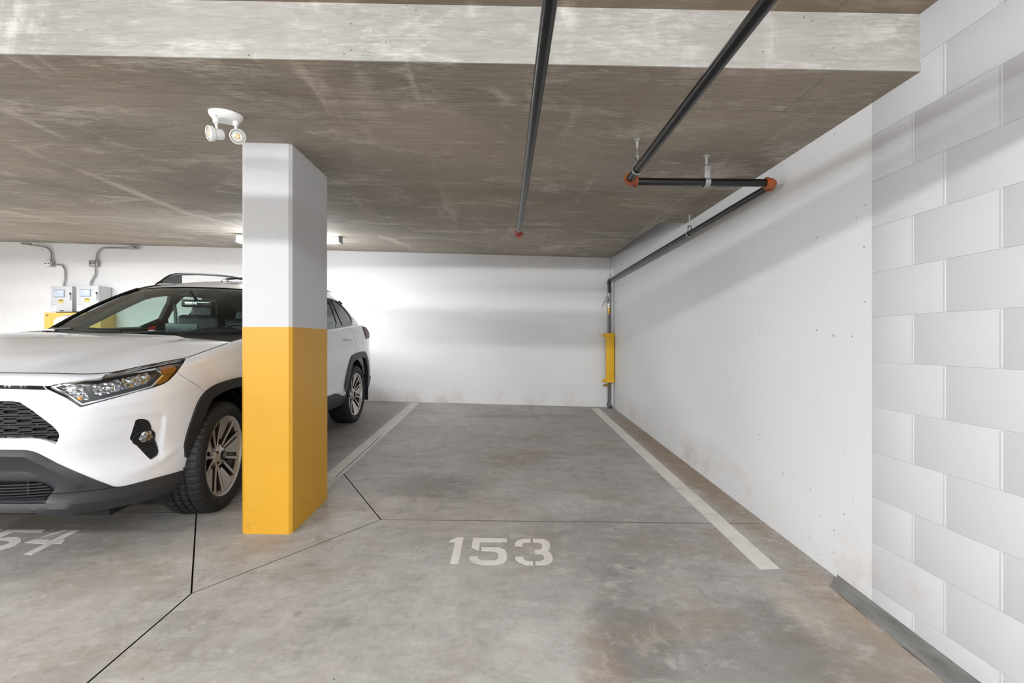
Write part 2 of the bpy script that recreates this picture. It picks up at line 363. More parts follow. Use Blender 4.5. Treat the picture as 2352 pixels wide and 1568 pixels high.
floor = prism('floor', [(-10,-9), (1.8,-9), (1.8,7.3), (-10,7.8)], lambda x, y: fz(x, y)-.018, .2, M['joint'])
tag(floor, kind='structure')
for pl in PL:
    prism('concrete_slab', inset(pl, .0038), fz, .02, [M['floor'], M['joint']], floor)
def strip(name, a, b, w, mat, dz=-.0012):
    a, b = Vector(a), Vector(b); t = (b-a).normalized(); n_ = Vector((-t.y, t.x))*w/2; m = 14; L_ = []; R__ = []
    for q in range(m+1):
        p_ = a.lerp(b, q/m); j = .0007*math.sin(q*7.3+a.x*9); L_.append(tuple(p_+n_*(1+.0)+n_.normalized()*j)); R__.append(tuple(p_-n_*.55+n_.normalized()*j*1.3))
    return prism(name, L_+R__[::-1], lambda x, y: fz(x, y)+dz, .01, mat, floor)
M['sealant'] = simple('joint_sealant', (128,121,112), .9, noise=.3, nscale=25)
strip('joint_sealant', JA, JB, .0062, M['sealant']); strip('joint_sealant', JB, (1.70,2.905), .0052, M['sealant'])
pts = PATCH[0]; pts = [pts[0]] + pts + [(1.50,1.15), (1.47,.6), (1.49,0), (1.47,-1)]
pts = [(x + .012*math.sin(i*2.7), y) for i, (x, y) in enumerate(pts)]
poly = [(1.665, pts[0][1]+.05)] + pts[1:] + [(1.70,-1), (1.70, pts[0][1]+.09)]
prism('mortar_patch', poly, lambda x, y: fz(x, y) + (.018 if x > 1.66 else .004), .03, M['patch'], floor)

# ------------------------------------------------------------------ walls
def yb(x): return 7.037 - .0523*(x-1.67)          # the back wall is a little out of square
def wallprism(name, plan, z0, z1, mat, parent=None):
    n = len(plan); V = [(x, y, z0) for x, y in plan] + [(x, y, z1) for x, y in plan]
    F = [list(range(n))[::-1], list(range(n, 2*n))] + [[i, (i+1)%n, n+(i+1)%n, n+i] for i in range(n)]
    bm = bmesh.new(); vs = [bm.verts.new(v) for v in V]
    for f in F: bm.faces.new([vs[i] for i in f])
    return bmobj(name, bm, mat, parent)
tag(wallprism('wall_back', [(1.90, yb(1.9)), (1.90, yb(1.9)+.2), (-10.2, yb(-10.2)+.2), (-10.2, yb(-10.2))], 0, 3.3, M['white_back']), kind='structure')
tag(wallprism('wall_left', [(-9.9,-9), (-9.9,7.7), (-10.1,7.7), (-10.1,-9)], -.3, 3.4, M['white']), kind='structure')
tag(wallprism('wall_front', [(-10.1,-8.8), (1.9,-8.8), (1.9,-9), (-10.1,-9)], -.5, 3.3, M['white']), kind='structure')
YS = 2.062
wr = wallprism('wall_right', [(1.69,YS), (1.69,7.05), (1.90,7.05), (1.90,-9), (1.69,-9), (1.69,-1.3), (1.6918,-1.3), (1.6918,YS)], -.35, 3.3, M['white'])
tag(wr, kind='structure')
zs = [-.08, .126, .332, .537, .743, .95, 1.157, 1.362, 1.565, 1.771, 1.982, 2.19, 2.396, 2.602]
LA = [1.852, 1.518]; LB = [1.717, 1.383]
bead = []
blk = {}
for i in range(len(zs)-1):
    js = [YS+.0042] + [(LA if i % 2 == 0 else LB)[0] - .334*q for q in range(10)]
    z0, z1 = zs[i]+.0003, zs[i+1]-.0003
    for a, b in zip(js[:-1], js[1:]):
        y1, y0 = a-.0045, b+.0045
        key = (round(y1-y0, 3), round(z1-z0, 3))
        if key not in blk:
            bm = box_bm((0,0,0), (.02, y1-y0, z1-z0), .0013, 2)
            me = bpy.data.meshes.new('block'); bm.to_mesh(me); bm.free(); me.shade_smooth(); me.set_sharp_from_angle(angle=math.radians(50)); me.materials.append(M['white_block']); blk[key] = me
        o = link('block', blk[key], None, wr)
        o.location = (1.6995 + random.uniform(-.0003, .0003), (y0+y1)/2, (z0+z1)/2)
        bead.append(box_bm((1.6954, b, (z0+z1)/2), (.0135, .0115, z1-z0-.004), .004, 3))
tag(bmobj('mortar_joints', merge(bead), M['white_block'], wr, smooth=True), kind='stuff')
# ------------------------------------------------------------------ ceiling: dropped slab with a beam edge, level near part then rising with the ramp
def zn(x): return 2.345 - .02*(x-1.69)
def yf(x): return 1.82 + .0187*(1.69-x)
YK = 4.19
def zb_(x): return 2.548 + (1.66-x)*.0335
def quadslab(name, P, th, mat, parent=None):
    n = len(P); V = [Vector(p) for p in P] + [Vector(p)+Vector((0,0,th)) for p in P]
    F = [list(range(n)), list(range(2*n-1, n-1, -1))] + [[i, n+i, n+(i+1)%n, (i+1)%n] for i in range(n)]
    bm = bmesh.new(); vs = [bm.verts.new(v) for v in V]
    for f in F: bm.faces.new([vs[i] for i in f])
    return bmobj(name, bm, mat, parent)
xl = -10
ceil_ = quadslab('ceiling', [(xl,YK,zn(xl)), (1.70,YK,zn(1.7)), (1.70,yf(1.7)+.001,zn(1.7)), (xl,yf(xl)+.001,zn(xl))], .20, M['soffit'])
tag(ceil_, kind='structure')
# far part, in strips so that the twist stays planar enough; its edge stops short of the side wall (open slot)
xs = [xl, -7, -4, -1.5, .2]
for a, b in zip(xs[:-1], xs[1:]):
    quadslab('rising_slab', [(a,YK,zn(a)), (a,yb(a)+.02,zb_(a)), (b,yb(b)+.02,zb_(b)), (b,YK,zn(b))], .3, M['soffit'], ceil_)
quadslab('rising_slab', [(.2,YK,zn(.2)), (.2,yb(.2)+.02,zb_(.2)), (1.625,yb(1.6)+.02,zb_(1.6)), (1.43,YK,zn(1.43))], .3, M['soffit'], ceil_)
quadslab('slot_cover', [(1.38,YK-.05,zn(1.4)+.33), (1.55,7.1,zb_(1.6)+.28), (1.75,7.1,zb_(1.6)+.28), (1.75,YK-.05,zn(1.7)+.33)], .1, M['white'], ceil_)
# beam edge: main face and the slightly proud bottom board strip
zu = lambda x: zn(x)+.236
V = []
for z in ('b', 't'):
    for x in (xl, 1.70):
        for dy in (0, .06): V.append((x, yf(x)+dy, zn(x)+.036 if z == 'b' else zu(x)+.05))
mesh('beam_face', V, [(0,2,6,4),(1,5,7,3),(0,4,5,1),(2,3,7,6),(4,6,7,5),(0,1,3,2)], M['beam'], ceil_)
V = []
for z in (0, .034):
    for x in (xl, 1.70):
        for dy in (-.004, .001): V.append((x, yf(x)+dy, zn(x)+z+.0003))
mesh('beam_edge_strip', V, [(0,2,6,4),(1,5,7,3),(0,4,5,1),(2,3,7,6),(4,6,7,5),(0,1,3,2)], M['beam'], ceil_)
quadslab('upper_slab', [(xl,1.95,zu(xl)), (1.70,1.86,zu(1.7)), (1.70,-9,zu(1.7)-.3), (xl,-9,zu(xl)-.3)], .3, M['soffit_up'], ceil_)
# ------------------------------------------------------------------ object materials
M['black_pipe'] = simple('black_steel_pipe', (17,18,19), .27, 0, 0, .5, noise=.3, nscale=18)
k = NT('orange_fitting'); f = k.noise(k.pos(obj=True), 30, 5, .7); k.col(k.ramp(f, [(.3, lin((96,44,20))), (.55, lin((168,84,30))), (.75, lin((60,38,26)))])); k.b.inputs['Roughness'].default_value = .45; M['orange'] = k.m
M['steel'] = simple('zinc_steel', (178,178,176), .35, .85)
M['galv'] = simple('galvanised', (166,166,165), .45, .5, noise=.15, nscale=40)
M['dull'] = simple('dull_steel_pipe', (112,110,108), .45, .55, noise=.25, nscale=30)
M['red'] = simple('red_oxide', (142,38,20), .5, 0, noise=.25, nscale=60)
M['guard'] = simple('guard_yellow', (238,184,14), .42)
M['brass'] = simple('brass', (170,138,72), .35, .8)
M['plastic_white'] = simple('white_plastic', (236,236,234), .35)
M['lens'] = simple('lamp_lens', (222,220,212), .18, .2)
M['led'] = simple('led_chip', (238,214,160), .3)
M['dark'] = simple('dark_gap', (20,20,20), .8)
M['meter_grey'] = simple('meter_grey', (205,206,210), .42)
M['meter_win'] = simple('meter_window', (196,206,224), .15)
M['meter_win2'] = simple('meter_window_frame', (150,156,172), .35)
M['label_yellow'] = simple('label_yellow', (224,200,60), .5)
M['label_white'] = simple('label_white', (240,240,242), .5)
M['ink'] = simple('ink', (70,68,66), .6)
M['board'] = yellow_mat('cabinet_yellow', (236,188,96))
M['lamp_on'] = emit('lamp_diffuser', (1,.99,.97), 5.0)

# ------------------------------------------------------------------ column
CX0, CX1, CY0, CY1 = -1.534, -1.243, 2.678, 3.232
col = empty('column', (0,0,0), 'square concrete column painted white above and yellow below beside the white car', 'column')
def colpart(name, x0, x1, y0, y1, z0, z1, mat):
    bm = bmesh.new(); bmesh.ops.create_cube(bm, size=1)
    for v in bm.verts:
        x = x1 if v.co.x > 0 else x0; y = y1 if v.co.y > 0 else y0
        v.co = (x, y, (z1 if v.co.z > 0 else z0) if not callable(z0 if v.co.z < 0 else z1) else (z0 if v.co.z < 0 else z1)(x, y))
    es = [e for e in bm.edges if abs(e.verts[0].co.x-e.verts[1].co.x) < 1e-4 and abs(e.verts[0].co.y-e.verts[1].co.y) < 1e-4]
    bmesh.ops.bevel(bm, geom=es, offset=.016, segments=1, affect='EDGES')
    return bmobj(name, bm, mat, col)
colpart('lower_shaft', CX0-.001, CX1+.001, CY0-.001, CY1+.001, lambda x, y: fz(x, y)-.004, 1.335, M['yellow'])
colpart('upper_shaft', CX0, CX1, CY0, CY1, 1.335, lambda x, y: zn(x)+.01, M['white_col'])

# ------------------------------------------------------------------ painted markings
def paint(name, poly, parent=None, mat=None, lift=.0012):
    return prism(name, poly, lambda x, y: fz(x, y)+lift, lift+.0004, mat or M['paint'], parent)
tag(paint('parking_stripe', [(1.334,2.352), (1.447,2.362), (1.447,6.94), (1.325,6.94)]), 'white painted stripe on the floor running along the right wall', 'stripe', 'parking bay stripes')
tag(paint('parking_stripe', [(-1.452,3.24), (-1.318,3.24), (-1.318,7.12), (-1.452,7.15)], mat=M['paint_worn']), 'worn white painted stripe on the floor behind the yellow column', 'stripe', 'parking bay stripes')
n153 = empty('bay_number', (0,2.5,fz(0,2.5)), 'white stencilled number 153 painted on the floor of the empty bay', 'number')
n154 = empty('bay_number', (-2.6,2.5,fz(-2.6,2.5)), 'white stencilled bay number painted on the floor under the front of the white car', 'number')
def digits(root, lists):
    bpy.context.view_layer.update()
    for ps in lists:
        bms = []
        for p in ps:
            n = len(p); bm = bmesh.new()
            t = [bm.verts.new((x, y, fz(x, y)+.0012)) for x, y in p]; b = [bm.verts.new((x, y, fz(x, y)-.0004)) for x, y in p]
            bm.faces.new(t); bm.faces.new(b[::-1])
            for i in range(n): bm.faces.new((t[i], b[i], b[(i+1)%n], t[(i+1)%n]))
            bmesh.ops.triangulate(bm, faces=[f for f in bm.faces if len(f.verts) > 4])
            bms.append(bm)
        o = bmobj('digit', merge(bms), M['paint'], root); o.matrix_parent_inverse = root.matrix_world.inverted()
digits(n153, [D1, D5, D3]); 
D1b = [[(x-2.672, y+.03) for x, y in D1[0]]]
digits(n154, [D1b, E5, E4])

for s_ in bpy.data.objects:
    if s_.name == 'parking_stripe.001':
        paint('crack', [(-1.352,3.66), (-1.346,3.66), (-1.346,5.0), (-1.352,5.0)], s_, M['joint'], .0022)
# ------------------------------------------------------------------ sprinkler pipes
R = .0225
pipe1 = empty('sprinkler_pipe', (.13,1.0,2.2), 'straight black pipe under the ceiling ending in a red sprinkler head', 'pipe')
pipe1.location = (0,0,0)
tube('pipe_run', [(.128,-.12,2.2), (.128,3.84,2.2)], R, M['black_pipe'], pipe1, 18)
tube('end_collar', [(.128,3.832,2.2), (.128,3.846,2.2)], R+.0022, M['galv'], pipe1, 18)
tube('nipple', [(.128,3.84,2.2), (.128,3.94,2.194)], .0165, M['dull'], pipe1, 14)
bm = bmesh.new()                                              # toothed deflector behind the nipple
ring = []
for q in range(32):
    a = 2*math.pi*q/32; r = .040 if (q % 4) in (0, 1) else .026
    ring.append((math.cos(a)*r, math.sin(a)*r))
t = [bm.verts.new((.128+x, 3.948, 2.186+z)) for x, z in ring]; b = [bm.verts.new((.128+x, 3.956, 2.186+z)) for x, z in ring]
bm.faces.new(t); bm.faces.new(b[::-1])
for q in range(32): bm.faces.new((t[q], b[q], b[(q+1)%32], t[(q+1)%32]))
bmobj('deflector', bm, M['red'], pipe1)
bmobj('head_body', lathe_bm([(0,3.925),(.017,3.925),(.024,3.935),(.026,3.95),(.02,3.975),(0,3.975)], 'Y', 18), M['red'], pipe1, smooth=True).location = (.128,0,2.19)
PX, PZ = .735, 2.2
pipe2 = empty('sprinkler_pipe', (0,0,0), 'black pipe with rusty orange elbows zigzagging to the wall and down its corner', 'pipe')
WX = 1.612
tube('pipe_run', [(PX,-.12,PZ), (PX,2.655,PZ)], R, M['black_pipe'], pipe2, 18)
tube('pipe_run', [(PX+.035,2.69,PZ), (WX-.035,2.69,PZ-.004)], R, M['black_pipe'], pipe2, 18)
tube('pipe_run', [(WX,2.73,2.19), (WX,6.92,2.185)], R, M['black_pipe'], pipe2, 18)
def elbow(name, a, b, c, mat, r=.030):
    P = [Vector(a)] + arc(a, b, c, .036, 8) + [Vector(c)]
    o = bmobj(name, tube_bm(P, r, 18), mat, pipe2, smooth=True, angle=50)
    for p, q in ((P[0], P[1]), (P[-1], P[-2])):
        d = (q-p).normalized(); tube('elbow_collar', [p - d*.002, p + d*.012], r+.004, mat, o, 18)
elbow('elbow', (PX,2.638,PZ), (PX,2.69,PZ), (PX+.052,2.69,PZ), M['orange'])
elbow('elbow', (WX-.052,2.69,2.195), (WX,2.69,2.195), (WX,2.742,2.195), M['orange'])
elbow('elbow', (WX,6.91,2.185), (WX,6.965,2.185), (WX,6.965,2.13), M['black_pipe'], .027)
YD = 6.965
tube('drop_pipe', [(WX,YD,2.14), (WX,YD,1.99)], R, M['black_pipe'], pipe2)
tube('valve_body', [(WX,YD,2.0), (WX,YD,1.97), (WX,YD,1.965), (WX,YD,1.87), (WX,YD,1.865), (WX,YD,1.83)], [.022,.022,.030,.030,.034,.026], M['steel'], pipe2)
tube('valve_union', [(WX,YD,1.83), (WX,YD,1.80), (WX,YD,1.795), (WX,YD,1.76)], [.03,.03,.022,.022], M['steel'], pipe2)
tube('valve_lever', [(WX-.02,YD-.025,1.865), (WX-.06,YD-.03,1.87), (WX-.10,YD-.03,1.82), (WX-.115,YD-.03,1.77)], [.007,.008,.008,.006], M['steel'], pipe2)
tube('valve_arm', [(WX-.03,YD-.03,1.96), (WX-.075,YD-.03,1.88)], .006, M['steel'], pipe2)
tube('brass_coupling', [(WX,YD,1.765), (WX,YD,1.70), (WX,YD,1.695), (WX,YD,1.66)], [.026,.026,.02,.02], M['brass'], pipe2)
tube('drop_pipe', [(WX,YD,1.67), (WX,YD,.30)], .0215, M['dull'], pipe2)
tube('side_line', [(WX+.035,YD+.02,2.1), (WX+.035,YD+.02,.34)], .007, M['galv'], pipe2, 8)
tube('foot_elbow', [(WX,YD,.32), (WX,YD,.27), (WX+.01,YD-.012,fz(WX,YD)+.028), (WX+.03,YD-.03,fz(WX,YD)+.022)], [.03,.032,.03,.026], M['dull'], pipe2)
tube('drain_branch', [(WX-.01,YD-.03,.585), (WX-.10,YD-.035,.58)], [.02,.013], M['brass'], pipe2)
# yellow U-shaped guard around the drop
guard = empty('pipe_guard', (0,0,0), 'yellow steel channel guard around the pipe in the far corner', 'guard')
ZG0, ZG1 = .622, 1.375
gx = WX+.005
bmobj('channel', merge([box_bm((gx, YD-.062, (ZG0+ZG1)/2), (.118,.006,ZG1-ZG0), .002), box_bm((gx-.056, YD-.03, (ZG0+ZG1)/2), (.006,.064,ZG1-ZG0), .002), box_bm((gx+.056, YD-.03, (ZG0+ZG1)/2), (.006,.064,ZG1-ZG0), .002)]), M['guard'], guard, smooth=True, angle=40)
for z in (ZG1-.03, ZG0+.03):
    bt = bmobj('band', merge([box_bm((gx+.002, YD-.065, z), (.128,.008,.055), .002), box_bm((gx-.085, YD-.01, z), (.06,.008,.045), .002), box_bm((gx-.058, YD-.035, z), (.008,.056,.045), .002)]), M['guard'], guard, smooth=True, angle=40)
    bmobj('bolt', lathe_bm([(0,-.008),(.010,-.008),(.010,0),(0,0)], 'Y', 6), M['galv'], bt).location = (gx-.095, YD-.014, z)

# ------------------------------------------------------------------ hangers
def hanger(x, y, zp, ztop, axis, label, kind):
    h = empty('pipe_hanger', (x, y, zp), label, 'hanger', 'pipe hangers')
    b = bpy.data.objects
    zt = ztop - zp
    tube('rod', [(0,0,.05), (0,0,zt)], .0045, M['steel'], h, 8)
    bmobj('anchor', lathe_bm([(0,zt+.005),(.02,zt+.005),(.02,zt-.004),(.008,zt-.008),(.008,zt-.05),(0,zt-.05)], 'Z', 12), M['galv'], h)
    bmobj('nut', lathe_bm([(0,.055),(.011,.055),(.011,.072),(0,.072)], 'Z', 6), M['steel'], h)
    if kind == 'sleeve':
        bmobj('sleeve', lathe_bm([(0,.062),(.008,.062),(.008,.12),(.006,.125),(0,.125)], 'Z', 10), M['steel'], h, smooth=True, angle=40)
    r = R+.004
    w = .011 if kind != 'strap' else .016
    ring = [(math.sin(a)*r, math.cos(a)*r) for a in [math.radians(d) for d in range(25, 336, 10)]]
    ring = [(.013, .066), (.013, .05)] + ring + [(-.013, .05), (-.013, .066), (.013,.066)] if True else ring
    bm = bmesh.new(); vs = []
    for (u, z) in ring:
        for rr in (0, .0022):
            l = math.hypot(u, z) or 1; uu, zz = u*(1+rr/l), z*(1+rr/l)
            for s in (-w, w):
                vs.append(bm.verts.new((uu, s, zz) if axis == 'Y' else (s, uu, zz)))
    for i in range(len(ring)-1):
        a = vs[4*i:4*i+4]; c = vs[4*i+4:4*i+8]
        for (p, q) in ((0,1),(1,3),(3,2),(2,0)): bm.faces.new((a[p], a[q], c[q], c[p]))
    bmobj('clamp', bm, M['steel'] if kind != 'strap' else M['galv'], h, smooth=True, angle=40)
    if kind == 'strap': box('strap_plate', (-.006, -.028, .052), (.035, .004, .070), M['galv'], h, .001)
    return h
hanger(PX, 2.50, PZ, zn(PX), 'Y', 'pipe hanger with thin steel rod on the long pipe near the left orange elbow', 'sleeve')
hanger(1.205, 2.69, PZ-.002, zn(1.2), 'X', 'pipe hanger with grey strap plate on the short pipe between the orange elbows', 'strap')
hanger(WX, 3.93, 2.189, zn(WX), 'Y', 'pipe hanger with open loop halfway along the pipe beside the right wall', 'ring')
hanger(WX, 6.86, 2.186, zn(WX)+.5, 'Y', 'pipe hanger with long thin rod in the far corner above the yellow guard', 'ring')
# ------------------------------------------------------------------ unseen crosswise pipe added above the photographer to cast the shadow band
main = empty('shadow_pipe', (0,0,0), 'unseen black pipe added above the camera to cast the wall shadow band', 'pipe')
tube('pipe_run', [(-7,-.16,2.17+.03*8.69), (1.685,-.16,2.17)], .039, M['black_pipe'], main, 18)

# ------------------------------------------------------------------ twin emergency light
ex_, ey_ = -1.418, 2.345; ez_ = zn(ex_)
em = empty('emergency_light', (ex_, ey_, ez_), 'white twin head emergency light on the ceiling left of the column', 'light')
em.rotation_euler = (0, 0, math.radians(20))
bm = lathe_bm([(0,.002),(1,.002),(1,-.006),(.94,-.016),(.80,-.030),(.55,-.034),(0,-.035)], 'Z', 36)
for v in bm.verts: v.co.x *= .078; v.co.y *= .062
bmobj('canopy', bm, M['plastic_white'], em, smooth=True, angle=60)
box('test_window', (-.028,-.040,-.0285), (.018,.006,.004), M['ink'], em, .001)
def head(sx, aim, drop):
    base = Vector((sx*.044, -.004, -.03))
    nk = tube('neck', [base, base+Vector((0,0,-.024))], [.0145,.0135], M['plastic_white'], em, 16)
    tube('swivel', [base+Vector((0,0,-.022)), base+Vector((aim[0]*-.006,aim[1]*-.006,-.050))], .0065, M['plastic_white'], nk, 12)
    c = base + Vector((sx*.010, -.004, drop))
    A = Vector(aim).normalized()
    hd = bmobj('lamp_head', lathe_bm([(0,.046),(.020,.046),(.025,.040),(.026,.006),(.036,-.002),(.0375,-.020),(.034,-.024),(.031,-.020),(0,-.018)], 'Z', 30), M['plastic_white'], em, smooth=True, angle=40)
    hd.location = c; hd.rotation_euler = (-A).to_track_quat('Z', 'Y').to_euler()
    bmobj('lens', lathe_bm([(0,-.0225),(.018,-.022),(.0285,-.0195),(.0285,-.017),(0,-.017)], 'Z', 26), M['lens'], hd, smooth=True)
    bmobj('led', lathe_bm([(0,-.025),(.009,-.0245),(.013,-.022),(0,-.022)], 'Z', 18), M['led'], hd, smooth=True)
    bmobj('lens_ring', lathe_bm([(.0285,-.0175),(.0285,-.0205),(.0305,-.0205),(.0305,-.0175)], 'Z', 30), M['dark'], hd)
head(-1, (-.80,-.45,-.22), -.080); head(1, (.12,-.90,-.20), -.080)

# ------------------------------------------------------------------ ceiling strip lamp behind the column
lx, ly = -2.63, 5.62
def zfar(x, y): return zn(x) + (zb_(x)-zn(x))*(y-YK)/(yb(x)-YK)
cl = empty('ceiling_lamp', (lx, ly, zfar(lx+.3, ly)), 'lit white strip lamp on the ceiling behind the column', 'light')
box('housing', (0,0,-.012), (1.24,.13,.03), M['plastic_white'], cl, .006)
box('diffuser', (0,0,-.058), (1.20,.105,.066), M['lamp_on'], cl, .022, 3)
box('end_cap', (.622,0,-.05), (.018,.12,.085), M['galv'], cl, .008)
box('end_cap', (-.622,0,-.05), (.018,.12,.085), M['galv'], cl, .008)

# ------------------------------------------------------------------ back wall, left: meters, conduits, yellow cabinet
ang = math.atan(-.0523)
def onwall(x, z=0): return Vector((x, yb(x), z))
cab = empty('cabinet', onwall(-6.725, 0), 'low yellow steel cabinet against the back wall behind the white car', 'cabinet')
cab.rotation_euler = (0,0,ang)
zc0 = fz(-7, 7.3); zc1 = 1.702
box('body', (0,-.125,(zc0+zc1)/2), (.92,.24,zc1-zc0), M['board'], cab, .006)
box('front_panel', (0,-.252,(zc0+zc1)/2+.02), (.915,.012,zc1-zc0-.05), M['board'], cab, .003)
for x in (-.41, .0, .41):
    bmobj('screw', lathe_bm([(0,-.26),(.012,-.26),(.012,-.255),(0,-.255)], 'Y', 10), M['ink'], cab).location = (x, 0, zc1-.045)
box('top_gasket', (.08,-.13,zc1+.006), (.74,.2,.016), M['dark'], cab, .002)
def meter(x, w, d, label, yl):
    m = empty('meter_box', onwall(x, 1.722), label, 'meter', 'electricity meters'); m.rotation_euler = (0,0,ang); H_ = .40
    box('case', (0,-d/2,H_/2), (w,d-.03,H_), M['meter_grey'], m, .006)
    dr = box('door', (0,-d+.008,H_/2), (w+.006,.018,H_+.004), M['meter_grey'], m, .004)
    fr = box('window_frame', (-.03,-d-.004,H_*.72), (.175,.012,.115), M['meter_win2'], dr, .004)
    box('display', (-.03,-d-.008,H_*.72), (.155,.010,.095), M['meter_win'], dr, .002)
    box('display_label', (-.015,-d-.0125,H_*.72+.03), (.075,.003,.018), M['label_white'], dr)
    s = box('warning_label', (-.005,-d-.003,H_*.41+yl), (.075,.004,.052), M['label_yellow'], dr)
    box('warning_text', (-.005,-d-.0055,H_*.41+.016+yl), (.065,.002,.012), M['ink'], dr)
    box('serial_label', (-w/2+.055,-d-.003,.05), (.09,.004,.09), M['label_white'], dr)
    for q in range(3): box('print_line', (-w/2+.05,-d-.0055,.062+q*.022), (.07,.002,.004), M['meter_win2'], dr)
    box('name_plate', (.01,-d-.003,.014), (.06,.004,.014), M['ink'], dr)
    lt = box('latch', (w/2-.022,-d-.012,H_*.56), (.022,.03,.085), M['plastic_white'], m, .006)
    box('latch_pin', (w/2-.016,-d-.012,H_*.56+.058), (.010,.02,.035), M['ink'], lt, .002)
    return m
meter(-6.995, .345, .17, 'left grey electricity meter box above the yellow cabinet', 0)
meter(-6.50, .35, .24, 'right grey electricity meter box above the yellow cabinet, next to the car windshield', .012)
def conduit(name, pts, label, r=.0125):
    c = empty(name, (0,0,0), label, 'conduit', 'conduits on the back wall')
    P = rounded(pts[0], pts[1]); tube('conduit_run', P, r, M['galv'], c, 12); return c
W_ = lambda x, z, d=.03: Vector((x, yb(x)-d, z))
zcw = lambda x: zfar(x, yb(x)-.05)
c1 = conduit('conduit', ([W_(-7.66, zcw(-7.66)-.055, .18), W_(-7.50, zcw(-7.5)-.06, .06), W_(-7.31, zcw(-7.31)-.09), W_(-7.315, 2.562)], .12), 'left bent metal conduit from the ceiling to a wall junction box')
tube('lower_run', rounded([W_(-7.27,2.49), W_(-7.13,2.485), W_(-7.085,2.40), W_(-7.085,2.26), W_(-7.11,2.18), W_(-7.11,2.1265)], .05), .0125, M['galv'], c1, 12)
box('strap', W_(-7.60, zcw(-7.6)-.048, .14), (.10,.05,.03), M['galv'], c1, .004)
c2 = conduit('conduit', ([W_(-5.86, zcw(-5.86)-.06, .05), W_(-6.2, zcw(-6.2)-.06, .04), W_(-6.55, zcw(-6.55)-.06), W_(-6.56, 2.552)], .13), 'right bent metal conduit running along the top of the back wall to a junction box')
tube('lower_run', rounded([W_(-6.58,2.448), W_(-6.58,2.33), W_(-6.66,2.20), W_(-6.66,2.1265)], .06), .0125, M['galv'], c2, 12)
box('strap', W_(-5.95, zcw(-5.95)-.048, .08), (.12,.06,.03), M['galv'], c2, .004)
def jbox(x, z, label, mat):
    j = empty('junction_box', W_(x, z, 0), label, 'box', 'junction boxes'); j.rotation_euler = (0,0,ang)
    box('body', (0,-.03,0), (.125,.06,.095), M['galv'], j, .008)
    box('cover', (-.012,-.066,0), (.105,.012,.098), mat, j, .010)
    for x_ in (-.03, .02): bmobj('knockout', lathe_bm([(0,-.076),(.011,-.076),(.011,-.070),(0,-.070)], 'Y', 12), M['ink'], j).location = (x_,0,0)
    return j
jbox(-7.335, 2.505, 'white junction box on the wall over the left meter box', M['plastic_white'])
jbox(-6.585, 2.50, 'grey junction box on the wall over the right meter box', M['galv'])
bpy.context.view_layer.update()
# ---- car surface core (car space: x right(+ = driver side), y rearward, z up; origin under front axle) ----
import numpy as np
OUT=[(0,-.925),(.2,-.919),(.4,-.896),(.55,-.860),(.66,-.812),(.735,-.752),(.795,-.672),(.845,-.570),(.880,-.455),(.902,-.33),(.911,-.2),(.915,0),(.914,.5),(.907,1.3),(.908,2.2),(.914,2.6),(.915,2.9),(.912,3.10),(.885,3.32),(.80,3.50),(.60,3.605),(.3,3.652),(0,3.665)]
def pchip(xk,yk,x):
    xk=np.array(xk,float);yk=np.array(yk,float);x=np.asarray(x,float)
    h=np.diff(xk);dl=np.diff(yk)/h;m=np.zeros(len(yk));m[0]=dl[0];m[-1]=dl[-1]
    for i in range(1,len(xk)-1):
        if dl[i-1]*dl[i]>0:
            w1=2*h[i]+h[i-1];w2=h[i]+2*h[i-1];m[i]=(w1+w2)/(w1/dl[i-1]+w2/dl[i])
    i=np.clip(np.searchsorted(xk,x,side='right')-1,0,len(xk)-2)
    t=np.clip((x-xk[i])/h[i],0,1)
    return (1+2*t)*(1-t)**2*yk[i]+t*(1-t)**2*h[i]*m[i]+t*t*(3-2*t)*yk[i+1]+t*t*(t-1)*h[i]*m[i+1]
def crspline(pts,n=24):
    P=np.array(pts,float);P=np.vstack([2*P[0]-P[1],P,2*P[-1]-P[-2]])
    if abs(pts[0][0])<1e-6: P[0]=(-pts[1][0],pts[1][1])
    if abs(pts[-1][0])<1e-6: P[-1]=(-pts[-2][0],pts[-2][1])
    out=[]
    for i in range(1,len(P)-2):
        a,b,c,d=P[i-1:i+3]
        t0=0;t1=np.linalg.norm(b-a)**.5;t2=t1+np.linalg.norm(c-b)**.5;t3=t2+np.linalg.norm(d-c)**.5
        for t in np.linspace(t1,t2,n,endpoint=False):
            A1=(t1-t)/(t1-t0)*a+(t-t0)/(t1-t0)*b;A2=(t2-t)/(t2-t1)*b+(t-t1)/(t2-t1)*c;A3=(t3-t)/(t3-t2)*c+(t-t2)/(t3-t2)*d
            B1=(t2-t)/(t2-t0)*A1+(t-t0)/(t2-t0)*A2;B2=(t3-t)/(t3-t1)*A2+(t-t1)/(t3-t1)*A3
            out.append((t2-t)/(t2-t1)*B1+(t-t1)/(t2-t1)*B2)
    out.append(P[-2]);return np.array(out)
_C=crspline(OUT);_D=np.r_[0,np.cumsum(np.linalg.norm(np.diff(_C,axis=0),axis=1))]
SMAX=_D[-1]
def plan(s):
    s=np.asarray(s,float)
    x=np.interp(s,_D,_C[:,0]);y=np.interp(s,_D,_C[:,1])
    e=.02
    sa=np.clip(s-e,0,SMAX);sb=np.clip(s+e,0,SMAX)
    tx=np.interp(sb,_D,_C[:,0])-np.interp(sa,_D,_C[:,0]);ty=np.interp(sb,_D,_C[:,1])-np.interp(sa,_D,_C[:,1])
    # mirror continuity at centre
    tx=np.where(s<e,1.,tx);ty=np.where(s<e,0.,ty);tx=np.where(s>SMAX-e,-1.,tx);ty=np.where(s>SMAX-e,0.,ty)
    l=np.hypot(tx,ty);return x,y,ty/l,-tx/l   # outward normal
